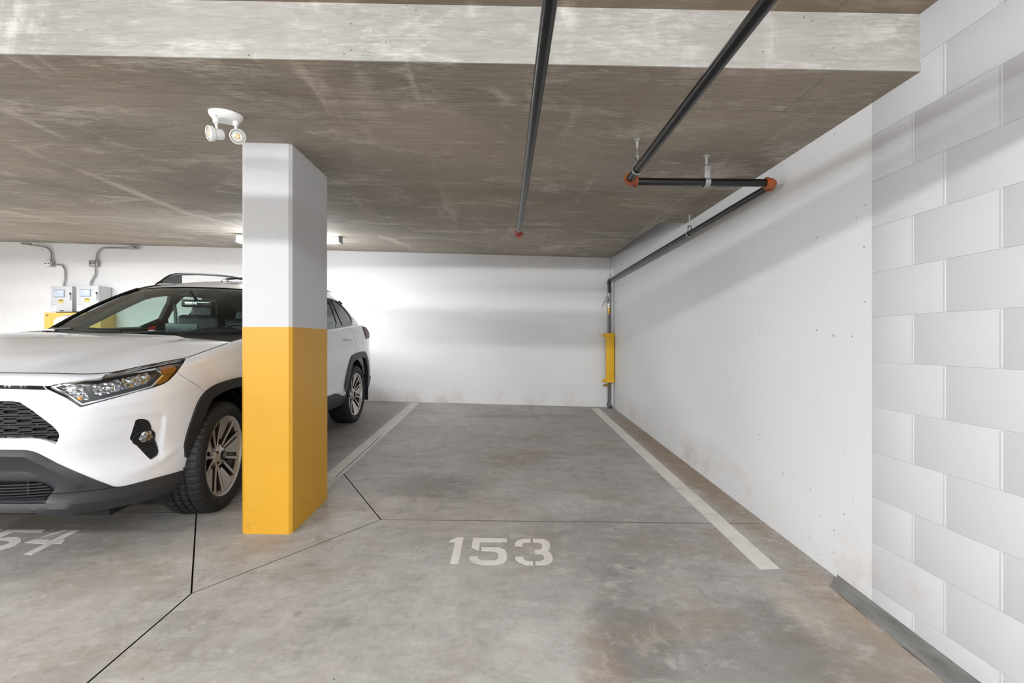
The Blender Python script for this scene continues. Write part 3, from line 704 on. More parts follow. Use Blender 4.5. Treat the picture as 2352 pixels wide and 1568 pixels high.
def sofy(y): # side: s for given y (x>0 side)
    i=np.argmin(abs(_C[:,0]-.80)) 
    return np.interp(y,_C[:,1],_D)
def Rr(s): return pchip([0,.9,1.3,1.9,2.6,SMAX],[.055,.05,.045,.045,.03,.03],s)
ZTS=[0,.394,.607,.80,.85,.985,1.173,1.285,1.457,1.678,1.80,2.1,2.6,3.5,4.2,4.45,4.65,4.80,5.0,5.6,SMAX]; ZTV=[.977,.975,.971,.962,.963,.981,1.003,1.012,1.042,1.079,1.10,1.125,1.14,1.17,1.205,1.210,1.185,1.135,1.09,1.08,1.08]
def ztop(s): return pchip(ZTS,ZTV,s)
def prof_front(z): return pchip([.15,.22,.27,.34,.42,.52,.60,.66,.75,.85,.93,1.0,1.2],[-.22,-.14,-.085,-.05,-.04,-.045,-.03,-.012,0,-.002,-.012,-.02,-.03],z)
def prof_side(z): return pchip([.15,.22,.28,.36,.45,.55,.70,.85,.95,1.05,1.25],[-.14,-.10,-.055,-.025,-.008,0,.002,-.002,-.008,-.016,-.03],z)
def prof_rear(z): return pchip([.15,.25,.35,.5,.6,.75,.85,1.0,1.1,1.25],[-.2,-.10,-.04,-.01,0,-.005,-.03,-.04,-.05,-.07],z)
def smooth(a,b,x):
    t=np.clip((np.asarray(x,float)-a)/(b-a),0,1);return t*t*(3-2*t)
def S(s,z,off=0.):
    s=np.asarray(s,float);z=np.asarray(z,float)
    x,y,nx,ny=plan(s)
    wf=1-smooth(.75,1.45,s);wr=smooth(4.6,5.3,s);ws=1-wf-wr
    o=wf*prof_front(z)+ws*prof_side(z)+wr*prof_rear(z)
    zt=ztop(s);R=Rr(s);q=np.clip((z-(zt-R))/R,0,1)
    o=o-R*(1-np.sqrt(np.maximum(1-q*q,0)))
    # tuck at wheel-arch facing corner of bumper
    o=o+off
    return np.stack([x+nx*o,y+ny*o,z+0*s],-1)
# ------------------------------------------------------------------ the parked car
M['carw'] = simple('car_white', (226,228,232), .28, 0, 1.0, .5)
M['cladding'] = simple('car_cladding', (46,47,51), .5, 0, 0, .5, noise=.06, nscale=400)
M['clad_dark'] = simple('car_cladding_dark', (32,32,34), .6)
M['gloss_black'] = simple('gloss_black', (14,14,15), .12, 0, .5)
M['black'] = simple('matt_black', (12,12,13), .7)
M['grille_bar'] = simple('grille_bar', (44,45,48), .32, 0, .2)
M['rail'] = simple('roof_rail_black', (10,10,11), .5, 0, 0, .2)
M['rubber'] = simple('tyre_rubber', (30,30,31), .62, 0, 0, .4)
M['chrome'] = simple('chrome', (215,216,220), .10, 1.0)
k = NT('lamp_reflector'); k.b.inputs['Metallic'].default_value = 1; k.b.inputs['Roughness'].default_value = .16; k.b.inputs['Base Color'].default_value = (*lin((168,171,178)), 1)
v = k.n('TexVoronoi', feature='F1'); v.inputs['Scale'].default_value = 55; k.l(k.pos((1,1,1), obj=True), v.inputs['Vector']); k.bump(v.outputs['Distance'], .6, .012); M['reflector'] = k.m
M['amber'] = simple('amber_lens', (120,62,26), .12, 0, .6)
M['amber_dark'] = simple('amber_lens_dark', (92,56,14), .15, 0, .6)
M['amber_bulb'] = simple('amber_bulb', (235,160,50), .2, 0, .5)
M['lamp_black'] = simple('lamp_black', (22,20,19), .2, 0, .3)
M['clear'] = glass('clear_lens', (.97,.98,.98))
M['windshield'] = glass('windshield_glass', (.70,.82,.79))
M['side_glass'] = glass('side_glass', (.66,.78,.72), f0=.16)
M['dark_glass'] = simple('privacy_glass', (84,86,92), .08, 0, .6)
M['machined'] = simple('machined_alloy', (206,203,198), .26, .6)
M['alloy_dark'] = simple('dark_alloy', (58,54,50), .4, .7)
M['disc'] = simple('brake_disc', (120,116,110), .35, .9)
M['trim_in'] = simple('interior_black', (20,21,23), .6)
M['trim_grey'] = simple('interior_grey', (124,134,132), .7)
M['leather'] = simple('seat_leather', (34,38,42), .42, 0, 0, .5)
M['tailred'] = simple('tail_lens', (104,62,62), .45)
M['tailclear'] = simple('tail_lens_smoke', (120,108,106), .15, 0, .6)
M['redtag'] = simple('red_tag', (190,30,34), .5)

car = empty('car', (0,0,0), 'white compact SUV parked nose out behind the yellow column', 'car')
exv = Vector((1,0,FX)).normalized(); eyv = Vector((0,1,FY)); eyv = (eyv - exv*exv.dot(eyv)).normalized(); ezv = exv.cross(eyv)
CO = Vector((-2.745, 3.02, fz(-2.745, 3.02)))
car.matrix_world = Matrix(((exv.x,eyv.x,ezv.x,CO.x),(exv.y,eyv.y,ezv.y,CO.y),(exv.z,eyv.z,ezv.z,CO.z),(0,0,0,1)))

def relief(s, z):
    s = np.asarray(s, float); z = np.asarray(z, float)
    top = .742 - .10*(s-.80)
    a = smooth(.70, .93, s)*(1-smooth(1.075, 1.10, s))*(1-smooth(top-.016, top+.022, z))*smooth(.42, .60, z)
    r = -.010*a
    cr = .80 + .045*(s-.68)                          # soft crease under the headlight
    r = r + .005*smooth(.55, .75, s)*(1-smooth(1.1, 1.3, s))*np.exp(-((z-cr)/.03)**2)
    lo = .44 + .35*np.maximum(0, s-1.0)              # lower corner edge
    r = r + .006*smooth(.85, .98, s)*(1-smooth(1.12, 1.2, s))*np.exp(-((z-lo)/.025)**2)
    # fender shoulder flare over the front wheel, body-side crease and rear haunch
    r = r + .012*np.exp(-((s-1.56)/.33)**2)*np.exp(-((z-.90)/.07)**2)
    r = r + .012*np.exp(-((s-4.25)/.40)**2)*np.exp(-((z-.95)/.09)**2)
    r = r - .020*smooth(2.0, 2.5, s)*(1-smooth(3.5, 4.0, s))*smooth(.45,.55,z)*(1-smooth(.62, .86, z))
    return r
def ST(s, z, off=0.):
    return S(s, z, off + relief(s, z))
def SN(s, z):
    e = 2e-3
    z2 = np.minimum(z, ztop(s)-2e-4); z1 = z2-e
    a = ST(s+e, z2)-ST(s-e, z2) if np.all(np.asarray(s) > e) else ST(np.asarray(s)+e, z2)-ST(np.maximum(np.asarray(s)-e, 0), z2)
    b = ST(s, z2)-ST(s, z1)
    n = np.cross(a, b); l = np.linalg.norm(n, axis=-1, keepdims=True); n = n/np.maximum(l, 1e-9)
    return n
# sign check so that normals face outward
_n0 = SN(np.array([1.9]), np.array([.7]))[0]; NSG = 1.0 if _n0[0] > 0 else -1.0
def resample(P, d=.02, closed=True):
    out = []; n = len(P)
    for i in range(n if closed else n-1):
        a = np.array(P[i], float); b = np.array(P[(i+1) % n], float); m = max(1, int(np.ceil(np.linalg.norm(b-a)/d)))
        for q in range(m): out.append(tuple(a + (b-a)*q/m))
    if not closed: out.append(tuple(map(float, P[-1])))
    return out
def chaikin(P, it=2, closed=True):
    for _ in range(it):
        n = len(P); Q = [] if closed else [P[0]]
        for i in range(n if closed else n-1):
            a, b = np.array(P[i]), np.array(P[(i+1) % n]); Q += [tuple(a*.75+b*.25), tuple(a*.25+b*.75)]
        if not closed: Q.append(P[-1])
        P = Q
    return P
def inpoly(P, x, y):
    P = np.array(P); r = np.zeros(len(x), bool); j = len(P)-1
    for i in range(len(P)):
        xi, yi = P[i]; xj, yj = P[j]
        if yi != yj:
            r ^= ((yi > y) != (yj > y)) & (x < (xj-xi)*(y-yi)/(yj-yi)+xi)
        j = i
    return r
def stripp(P, w):
    """thin closed strip polygon around an open polyline"""
    P = [np.array(p, float) for p in P]; L = []; Rr_ = []
    for i, p in enumerate(P):
        t = P[min(i+1, len(P)-1)]-P[max(i-1, 0)]; t = t/np.linalg.norm(t); n = np.array((-t[1], t[0]))
        L.append(tuple(p+n*w/2)); Rr_.append(tuple(p-n*w/2))
    return L + Rr_[::-1]
def cdt(points, polys, d=.02):
    V = [tuple(p) for p in points]; E = []
    for P in polys:
        R_ = resample(P, d); b = len(V); V += R_; E += [(b+i, b+(i+1) % len(R_)) for i in range(len(R_))]
    r = delaunay_2d_cdt([Vector(v) for v in V], E, [], 0, 1e-6, False)
    vv = np.array([tuple(v) for v in r[0]]); ff = np.array([f for f in r[2] if len(f) == 3])
    return vv, ff

def mirrored(V, F, make):
    """emit a skin piece and its mirror image: one welded mesh if it reaches the centre line, else two objects"""
    mid = [i for i, p in enumerate(V) if abs(p[0]) < 1e-4]
    mv = [(-x, y, z) for x, y, z in V]; mf = [tuple(f[::-1]) for f in F]
    if not mid: return [make(V, F, None), make(mv, mf, None)]
    n = len(V); mp = {}; extra = []; src = []
    for i in range(n):
        if abs(V[i][0]) < 1e-4: mp[i] = i
        else: mp[i] = n+len(extra); extra.append(mv[i]); src.append(i)
    mf = [tuple(mp[q] for q in f) for f in mf]
    mf = [f for f in mf if not all(abs(V[q][0]) < 1e-4 for q in f if q < n) or any(q >= n for q in f)]
    return [make(list(V)+extra, list(F)+mf, src)]
def panel(name, vv, ff, sel, fn, nrm, mat, parent, off=0., skirt=.0, mirror='join', custom=True, skirtmat=None, center=True):
    """one body panel from the chosen triangles; fn(u,v,off)->xyz, nrm(u,v)->unit normal"""
    F = ff[sel]
    if not len(F): return None
    idx = np.unique(F); mp = -np.ones(len(vv), int); mp[idx] = np.arange(len(idx)); F = mp[F]
    u, v = vv[idx, 0], vv[idx, 1]
    o = off(u, v) if callable(off) else np.full(len(u), off)
    P = fn(u, v, o); N = nrm(u, v)
    # orient
    a = P[F[:, 1]]-P[F[:, 0]]; b = P[F[:, 2]]-P[F[:, 0]]; fn_ = np.cross(a, b)
    flip = (fn_*N[F[:, 0]]).sum(1) < 0; F[flip] = F[flip][:, ::-1]
    faces = [tuple(f) for f in F]; verts = [tuple(p) for p in P]; norms = [tuple(n) for n in N]
    mi = [0]*len(faces)
    if skirt:
        from collections import Counter
        cnt = Counter(); dirE = {}
        for f in faces:
            for i in range(3):
                e = (f[i], f[(i+1) % 3]); kx = (min(e), max(e)); cnt[kx] += 1; dirE[kx] = e
        be = [dirE[kx] for kx, c in cnt.items() if c == 1]
        if center: be = [e for e in be if not (u[e[0]] < 1e-3 and u[e[1]] < 1e-3)]
        top = {}; low = {}
        for e in be:
            for q in e:
                if q not in top:
                    top[q] = len(verts); verts.append(verts[q]); norms.append((0,0,0))
                    low[q] = len(verts); verts.append(tuple(P[q]-N[q]*skirt)); norms.append((0,0,0))
        for a_, b_ in be:
            faces.append((top[b_], top[a_], low[a_], low[b_])); mi.append(1 if skirtmat else 0)
    def emit_(vs, fs, ns, nm, m_):
        me = bpy.data.meshes.new(nm); me.from_pydata([tuple(map(float, q)) for q in vs], [], [tuple(map(int, f)) for f in fs]); me.shade_smooth()
        o_ = link(nm, me, [mat, skirtmat] if skirtmat else mat, parent)
        me.polygons.foreach_set('material_index', m_)
        if custom: me.normals_split_custom_set_from_vertices([tuple(map(float, n)) for n in ns])
        else: me.set_sharp_from_angle(angle=math.radians(24))
        me.update(); return o_
    mn = [(-x, y, z) for x, y, z in norms]
    if mirror == 'join':
        def mk(v_, f_, src):
            if src is None:
                own = v_ is verts
                return emit_(v_, f_, norms if own else mn, name, mi)
            nn = list(norms)+[mn[q] for q in src]
            return emit_(v_, f_, nn, name, (mi+mi)[:len(f_)])
        return mirrored(verts, faces, mk)[0]
    o1 = emit_(verts, faces, norms, name, mi)
    if mirror == 'copy': emit_([(-x, y, z) for x, y, z in verts], [tuple(f[::-1]) for f in faces], mn, name, mi)
    return o1

# ---- outlines on the body skin, in (s: metres round the waistline from the nose, z: height)
GRILLE = [(0,.862),(.25,.858),(.445,.855),(.490,.854),(.519,.847),(.563,.809),(.600,.770),(.629,.738),(.645,.714),(.654,.693),(.653,.678),(.646,.657),(.637,.641),(.611,.660),(.583,.672),(.551,.677),(.438,.682),(.2,.684),(0,.684)]
BAR = [(0,.930),(.439,.927),(.531,.924),(.597,.920),(.612,.901),(.532,.906),(.441,.910),(0,.913)]
HL = [(.602,.919),(.676,.931),(.746,.942),(.812,.947),(.823,.9535),(.846,.9600),(.920,.970),(.981,.979),(1.070,.991),(1.169,1.0015),(1.280,1.0105),(1.248,1.000),(1.204,.974),(1.160,.934),(1.117,.901),(1.087,.887),(1.054,.879),(1.027,.873),(.949,.861),(.866,.844),(.792,.828),(.736,.813),(.730,.813),(.705,.838),(.678,.863),(.643,.886),(.613,.904)]
HL_IN = [(.629,.915),(.746,.936),(.877,.953),(1.065,.972),(1.096,.934),(1.030,.880),(.866,.850),(.736,.824),(.696,.864)]
HL_PROJ = [(.773,.901),(.781,.913),(1.019,.953),(1.036,.926),(1.006,.898),(.792,.856),(.778,.882)]
HL_TURN = [(.652,.903),(.732,.914),(.764,.846),(.734,.838),(.696,.864)]
HL_AMB = [(1.077,.976),(1.160,.987),(1.180,.963),(1.156,.935),(1.114,.901),(1.079,.888),(1.041,.882),(1.096,.934)]
FOG = chaikin([(.950,.719),(.985,.715),(1.012,.700),(1.025,.680),(1.035,.654),(1.052,.615),(1.071,.560),(1.082,.521),(1.081,.503),(1.073,.494),(1.055,.486),(1.034,.479),(1.011,.511),(.982,.554),(.933,.613),(.930,.622),(.935,.648),(.943,.689)], 1)
LOWTOP = [(0,.632),(.427,.627),(.519,.621),(.548,.612),(.570,.598),(.632,.544),(.729,.479),(.811,.422),(.862,.385),(.891,.377),(.920,.375),(1.057,.374),(1.225,.365)]
LOWBOT = [(1.238,.353),(1.240,.311),(1.253,.236),(1.15,.240),(1.05,.248),(.93,.258),(.80,.270),(.70,.280),(.62,.290),(.571,.300),(.554,.318),(.398,.334),(0,.338)]
CR1 = [(0,.602),(.420,.600),(.520,.593),(.551,.572),(.715,.43)]
CR2 = [(0,.52),(.407,.518),(.513,.511),(.546,.493),(.612,.421)]
LGR = [(0,.476),(.408,.473),(.546,.463),(.584,.448),(.612,.417),(.589,.388),(.578,.371),(.407,.383),(0,.386)]
SEAM = [(.612,.402),(.754,.392),(.866,.383)]
SKID = [(0,.376),(.405,.373),(.596,.357),(.687,.348),(.751,.280),(.70,.281),(.62,.291),(.571,.301),(.554,.319),(.398,.335),(0,.339)]
S0 = 1.564
AO = [(1.225,.445),(1.221,.49),(1.215,.509),(1.234,.606),(1.285,.725),(1.315,.765),(1.36,.803),(1.41,.823),(1.449,.834),(1.51,.842),(1.581,.847),(1.70,.852),(1.77,.848),(1.83,.815),(1.88,.74),(1.92,.62),(1.94,.48),(1.945,.40)]
AI = [(1.256,.426),(1.285,.530),(1.347,.647),(1.372,.69),(1.395,.726),(1.42,.748),(1.453,.762),(1.51,.776),(1.577,.785),(1.70,.792),(1.75,.787),(1.80,.75),(1.84,.66),(1.875,.53),(1.895,.40)]
AO = chaikin(AO, 1, False); AI = chaikin(AI, 1, False); ARCHF = AO + AI[::-1]
CUTF = [(1.253,.10),(1.253,.236),(1.240,.311),(1.237,.353),(1.240,.418)] + AI + [(1.896,.30),(1.896,.10)]
S1 = 4.245
RO = [(3.838,.44),(3.812,.49),(3.808,.524),(3.85,.61),(3.901,.705),(3.945,.765),(3.983,.809),(4.015,.83),(4.049,.843),(4.12,.855),(4.201,.862),(4.30,.867),(4.383,.869),(4.45,.867),(4.51,.858),(4.555,.84),(4.596,.806),(4.65,.75),(4.690,.680),(4.73,.56),(4.745,.46)]
RI = [(3.885,.44),(3.893,.485),(3.935,.58),(3.980,.664),(4.012,.712),(4.042,.748),(4.09,.77),(4.160,.784),(4.25,.791),(4.339,.794),(4.42,.793),(4.49,.785),(4.535,.762),(4.569,.728),(4.618,.630),(4.66,.53),(4.68,.45)]
RO = chaikin(RO, 1, False); RI = chaikin(RI, 1, False); ARCHR = RO + RI[::-1]
CUTR = [(3.945,.10),(3.945,.30),(3.90,.385)] + RI + [(4.70,.30),(4.70,.10)]
ROCK = [(1.945,.40),(2.0,.43),(2.6,.455),(3.30,.466),(3.523,.464),(3.62,.445),(3.711,.414),(3.80,.392),(3.900,.385),(3.945,.30),(3.75,.287),(3.49,.295),(2.6,.285),(1.95,.285),(1.895,.30),(1.895,.40)]
REARLOW = [(4.745,.46),(4.9,.50),(SMAX,.50),(SMAX,.30),(4.70,.30),(4.68,.45)]
TAIL = [(4.50,1.185),(4.69,1.172),(4.84,1.125),(4.86,1.05),(4.782,1.03),(4.616,1.023),(4.568,1.098)]
FB_SEAM = [(1.17,.945),(1.20,.918),(1.266,.873),(1.33,.832),(1.352,.805)]
DOORF = [(2.16,1.10),(2.17,.9),(2.16,.7),(2.10,.44)]
DOORM = [(3.24,1.15),(3.26,.9),(3.26,.465)]
DOORR = [(4.185,.862),(4.195,.932),(4.175,1.002),(4.110,1.096),(4.035,1.160),(4.02,1.20)]
FUEL = [(4.19,1.125),(4.33,1.130),(4.50,.985),(4.39,.982)]
TG = [(5.02,1.2),(5.05,.9),(5.0,.62),(5.02,.50)]
GAPS = [stripp(resample(p, .03, False), .006) for p in (DOORF, DOORM, DOORR, TG)] + [stripp(resample(FUEL + FUEL[:1], .02, False), .004)]
GAPS = [stripp(resample(FB_SEAM, .03, False), .0035)] + GAPS
FEAT = [stripp([(.70,.757),(.80,.747),(.93,.734),(1.075,
 .719)], .030), stripp([(1.078,.72),(1.088,.60),(1.09,.46)], .014)]
# bottom and top of the shell
zbot_s = [0,.398,.554,.571,.62,.70,.80,.93,1.05,1.15,1.253,1.89,1.95,2.6,3.49,3.75,3.945,4.70,SMAX]; zbot_z = [.338,.334,.318,.30,.29,.28,.27,.258,.248,.24,.236,.30,.285,.285,.295,.287,.30,.30,.30]
sg_ = np.unique(np.r_[np.linspace(0, 1.95, 98), np.linspace(1.95, 3.8, 60), np.linspace(3.8, SMAX, 90)])
gp = []
for s_ in sg_:
    zt_ = float(ztop(s_)); zb0 = float(np.interp(s_, zbot_s, zbot_z)); R_ = float(Rr(s_))
    for z_ in np.linspace(zb0, zt_-R_, 34): gp.append((s_, z_))
    for q in (.15,.3,.45,.58,.70,.80,.88,.94,.98,1.0): gp.append((s_, zt_-R_+R_*q))
OUTB = [(s_, float(np.interp(s_, zbot_s, zbot_z))) for s_ in sg_] + [(s_, float(ztop(s_))) for s_ in sg_[::-1]]
polys = [OUTB, GRILLE, BAR, HL, FOG, LOWTOP+LOWBOT, ARCHF, CUTF, ARCHR, CUTR, ROCK, REARLOW, TAIL, SKID, LGR, CR1+CR1[::-1][1:-1], CR2+CR2[::-1][1:-1]] + GAPS + FEAT
VV, FF = cdt(gp, polys, .016)
cs, cz = VV[FF].mean(1).T
dom = inpoly(OUTB, cs, cz)
lab = np.full(len(FF), '', dtype=object)
def put(name, mask):
    m = mask & dom & (lab == ''); lab[m] = name
put('cut', inpoly(CUTF, cs, cz)); put('cut', inpoly(CUTR, cs, cz))
put('wheel_arch_front', inpoly(ARCHF, cs, cz)); put('wheel_arch_rear', inpoly(ARCHR, cs, cz))
put('grille', inpoly(GRILLE, cs, cz)); put('bar', inpoly(BAR, cs, cz)); put('headlight', inpoly(HL, cs, cz)); put('fog', inpoly(FOG, cs, cz))
put('tail', inpoly(TAIL, cs, cz))
LOW = LOWTOP+LOWBOT
put('lower_grille', inpoly(LGR, cs, cz)); put('skid', inpoly(SKID, cs, cz)); put('low', inpoly(LOW, cs, cz))
put('rocker', inpoly(ROCK, cs, cz)); put('rearlow', inpoly(REARLOW, cs, cz))
for g in GAPS: put('gap', inpoly(g, cs, cz))
fbx = np.interp(cz, [.2,.45,.805,.832,.873,.918,.945,1.1], [1.352,1.352,1.352,1.33,1.266,1.20,1.17,1.17])
put('front_bumper', cs < np.where(cz > .945, 1.17, fbx))
put('fender', cs < np.interp(cz, [.44,.7,.9,1.1], [2.10,2.16,2.17,2.16]))
put('front_door', cs < 3.26)
put('rear_door', cs < np.interp(cz, [.862,.932,1.002,1.096,1.16,1.2], [4.185,4.195,4.175,4.11,4.035,4.02]))
put('quarter_panel', cs < 5.03); put('tailgate', cs < 99)
nrm = lambda u, v: SN(u, v)*NSG
fnS = lambda u, v, o: ST(u, v, o)
P_ = lambda nm, name, mat, **kw: panel(name, VV, FF, lab == nm, fnS, nrm, mat, car, **kw)
P_('front_bumper', 'front_bumper', M['carw'], skirt=.02)
P_('fender', 'fender', M['carw'], skirt=.02, mirror='copy')
P_('front_door', 'front_door', M['carw'], skirt=.015, mirror='copy')
RD = P_('rear_door', 'rear_door', M['carw'], skirt=.015, mirror='copy')
P_('quarter_panel', 'quarter_panel', M['carw'], skirt=.015, mirror='copy')
P_('tailgate', 'tailgate', M['carw'], skirt=.015)
P_('gap', 'panel_gaps', M['black'], off=-.007, mirror='join')
def dline(P, u, v):
    d = np.full(len(u), 9.)
    for i in range(len(P)-1):
        a = np.array(P[i]); b = np.array(P[i+1]); ab = b-a
        t = np.clip(((u-a[0])*ab[0]+(v-a[1])*ab[1])/(ab@ab), 0, 1)
        d = np.minimum(d, np.hypot(u-a[0]-t*ab[0], v-a[1]-t*ab[1]))
    return d
def lowoff(u, v):
    d0 = dline(LOWTOP, u, v); d1 = dline(CR1, u, v); d2 = dline(CR2, u, v); d3 = dline(SEAM + [(1.05,.377),(1.25,.372)], u, v); d4 = dline([(p[0], p[1]) for p in LGR[:7]], u, v)
    d5 = dline([(.60,.352),(.80,.335),(1.05,.315),(1.25,.30)], u, v)
    O = np.array([.004,.022,-.008,.006,-.012,.022]); D = np.stack([d0,d1,d2,d3,d4,d5]); w = 1/(D+.004)**1.4
    o = (w*O[:, None]).sum(0)/w.sum(0)
    return o
LOWP = P_('low', 'lower_cladding', M['cladding'], off=lowoff, skirt=.03, custom=False)
P_('skid', 'skid_plate', M['cladding'], off=lambda u, v: .012+.016*np.clip(dline(SKID[:5], u, v)/.03, 0, 1), skirt=.035, custom=False)
P_('rocker', 'rocker_cladding', M['cladding'], off=.012, skirt=.03, mirror='copy', custom=False)
P_('rearlow', 'rear_cladding', M['cladding'], off=.012, skirt=.03, custom=False)
archoff = lambda A: (lambda u, v: .016 - .010*np.clip(1-dline(A, u, v)/.012, 0, 1))
P_('wheel_arch_front', 'wheel_arch_trim', M['clad_dark'], off=.012, skirt=.05, mirror='copy')
P_('wheel_arch_rear', 'wheel_arch_trim', M['cladding'], off=.012, skirt=.05, mirror='copy')
P_('bar', 'grille_bar_upper', M['gloss_black'], off=-.006, skirt=.02)
GR = P_('grille', 'grille', M['black'], off=-.030)
LG = P_('lower_grille', 'lower_grille', M['black'], off=-.055)
HLo = P_('headlight', 'headlight', M['lamp_black'], off=-.026, mirror='copy', custom=False)
FGo = P_('fog', 'fog_lamp_bezel', M['clad_dark'], off=-.012, mirror='copy', custom=False)
P_('tail', 'tail_light', M['tailred'], off=.010, skirt=.03, mirror='copy', custom=False)
# white rims dive into the openings
def rim(P, depth, mat, name, parent, off0=0., closed=True, both=True, d=.012):
    R_ = resample(P, d, closed); u = np.array([p[0] for p in R_]); v = np.array([p[1] for p in R_])
    A = ST(u, v, off0); B = ST(u, v, off0-depth); n = len(R_)
    V = [tuple(p) for p in A]+[tuple(p) for p in B]; F = [(i, (i+1) % n, n+(i+1) % n, n+i) for i in range(n if closed else n-1)]
    return mirrored(V, F, lambda v_, f_, s_: mesh(name, v_, f_, mat, parent, smooth=True))[0]
rim(GRILLE, .032, M['clad_dark'], 'grille_surround', GR, closed=False)
rim(FOG, .022, M['carw'], 'bezel_surround', FGo)
rim(HL, .03, M['lamp_black'], 'lamp_surround', HLo)
rim(LGR, .06, M['clad_dark'], 'opening_surround', LG)
def ribbon(name, P, w, off, th, mat, parent, d=.012, mirror=True, closed=False):
    """flat bar following the skin: polyline P, width w across it, outer face at off, depth th"""
    R_ = resample(P, d, closed) if d else P
    R_ = [np.array(p, float) for p in R_]; n = len(R_); L = []; Q = []
    for i, p in enumerate(R_):
        t = R_[(i+1) % n if closed else min(i+1, n-1)]-R_[i-1 if closed else max(i-1, 0)]; t = t/max(1e-9, np.linalg.norm(t)); nn = np.array((-t[1], t[0]))*w/2
        L.append(p+nn); Q.append(p-nn)
    L = np.array(L); Q = np.array(Q); L[:, 0] = np.maximum(L[:, 0], 0); Q[:, 0] = np.maximum(Q[:, 0], 0)
    rows = [ST(L[:,0],L[:,1],off), ST(Q[:,0],Q[:,1],off), ST(Q[:,0],Q[:,1],off-th), ST(L[:,0],L[:,1],off-th)]
    V = [tuple(r[i]) for i in range(n) for r in rows]; F = []
    for i in range(n if closed else n-1):
        j = (i+1) % n
        for a, b in ((0,1),(1,2),(2,3),(3,0)): F.append((4*i+a, 4*j+a, 4*j+b, 4*i+b))
    if not closed: F += ([] if abs(V[0][0]) < 1e-4 else [(0,1,2,3)]) + [tuple(4*(n-1)+q for q in (3,2,1,0))]
    if not mirror: return mesh(name, V, F, mat, parent)
    return mirrored(V, F, lambda v_, f_, s_: mesh(name, v_, f_, mat, parent))[0]
ribbon('cladding_seam', SEAM, .0035, .0085, .008, M['black'], LOWP)
def patch(name, P, off, mat, parent, d=.02, mirror='none', skirt=0., custom=False):
    P = list(P); u0 = min(p[0] for p in P); u1 = max(p[0] for p in P); v0 = min(p[1] for p in P); v1 = max(p[1] for p in P)
    pts = [(a, b) for a in np.arange(u0, u1, d) for b in np.arange(v0, v1, d)]
    pts = [q for q, k_ in zip(pts, inpoly(P, np.array([a for a, b in pts]), np.array([b for a, b in pts]))) if k_]
    vv, ff = cdt(pts, [P], d); c = vv[ff].mean(1)
    return panel(name, vv, ff, inpoly(P, c[:,0], c[:,1]), fnS, nrm, mat, parent, off=off, skirt=skirt, mirror=mirror, custom=custom)
# grille lattice: zigzag bars that form long hexagons
def smax_at(P, z):
    xs = []
    for i in range(len(P)):
        (a, b), (c, d) = P[i], P[(i+1) % len(P)]
        if (b > z) != (d > z): xs.append(a+(c-a)*(z-b)/(d-b))
    return max(xs) if xs else 0
pitch = .0425
for i, zr_ in enumerate([.846-.0425*q for q in range(5)]):          # rows of long hexagonal openings
    se = smax_at(GRILLE, zr_)-.003
    for sg_z in (1, -1):
        P = [(0, zr_+.0035*sg_z)]; s_ = .026 + (.0 if i % 2 else .05)
        while s_ < se:
            for a, b in ((s_, .0035), (s_+.011, .0105), (s_+.054, .0105), (s_+.065, .0035)):
                if a < se: P.append((a, zr_+b*sg_z))
            s_ += .105
        P.append((smax_at(GRILLE, P[-1][1])-.003, P[-1][1]))
        ribbon('grille_bar', P, .0065, -.008, .018, M['grille_bar'], GR, d=.03)
    if i < 4:
        for dz in (-.0052, .0052):
            zz = zr_-.02125+dz; ribbon('grille_bar', [(0, zz), (smax_at(GRILLE, zz)-.003, zz)], .0062, -.010, .016, M['grille_bar'], GR, d=.05)
        s_ = .05 + .05*(i % 2)
        while s_ < smax_at(GRILLE, zr_-.0213)-.02:
            ribbon('grille_post', [(s_, zr_-.016), (s_, zr_-.0265)], .006, -.010, .012, M['grille_bar'], GR, d=.05); s_ += .105
for i, zr_ in enumerate((.452,.438,.424,.410,.396,.384)):
    ribbon('lower_grille_bar', [(0, zr_), (smax_at(LGR, zr_)-.004, zr_-.006)], .0055, -.02, .02, M['grille_bar'], LG, d=.05)
for s_ in (.17,.34,.50): ribbon('lower_grille_post', [(s_, .468), (s_, .384)], .010, -.03, .015, M['clad_dark'], LG)
# headlight internals
def inset2(P, d): return [tuple(q) for q in inset(P, d)]
ribbon('chrome_strip', inset2(HL_IN, .002)[:4], .007, -.010, .012, M['chrome'], HLo)
ribbon('chrome_strip', HL_IN[4:8], .007, -.010, .012, M['chrome'], HLo)
ribbon('chrome_strip', [HL_IN[7], HL_IN[8], HL_IN[0]], .006, -.010, .012, M['chrome'], HLo)
ribbon('chrome_strip', [HL_IN[3], HL_IN[4], HL_IN[5]], .012, -.012, .012, M['reflector'], HLo)
patch('reflector', HL_PROJ, -.018, M['reflector'], HLo, mirror='join')
patch('turn_reflector', HL_TURN, -.018, M['reflector'], HLo, mirror='join')
patch('amber_reflector', HL_AMB[:3]+[(1.158,.938),(1.10,.938)], -.010, M['amber'], HLo, mirror='join')
patch('amber_reflector', [(1.10,.936),(1.156,.935),(1.114,.901),(1.079,.889),(1.045,.884)], -.010, M['amber_dark'], HLo, mirror='join')
def at(s_, z_, off=0.): return Vector(ST(np.array([s_]), np.array([z_]), off)[0])
def nat(s_, z_): return Vector(nrm(np.array([s_]), np.array([z_]))[0])
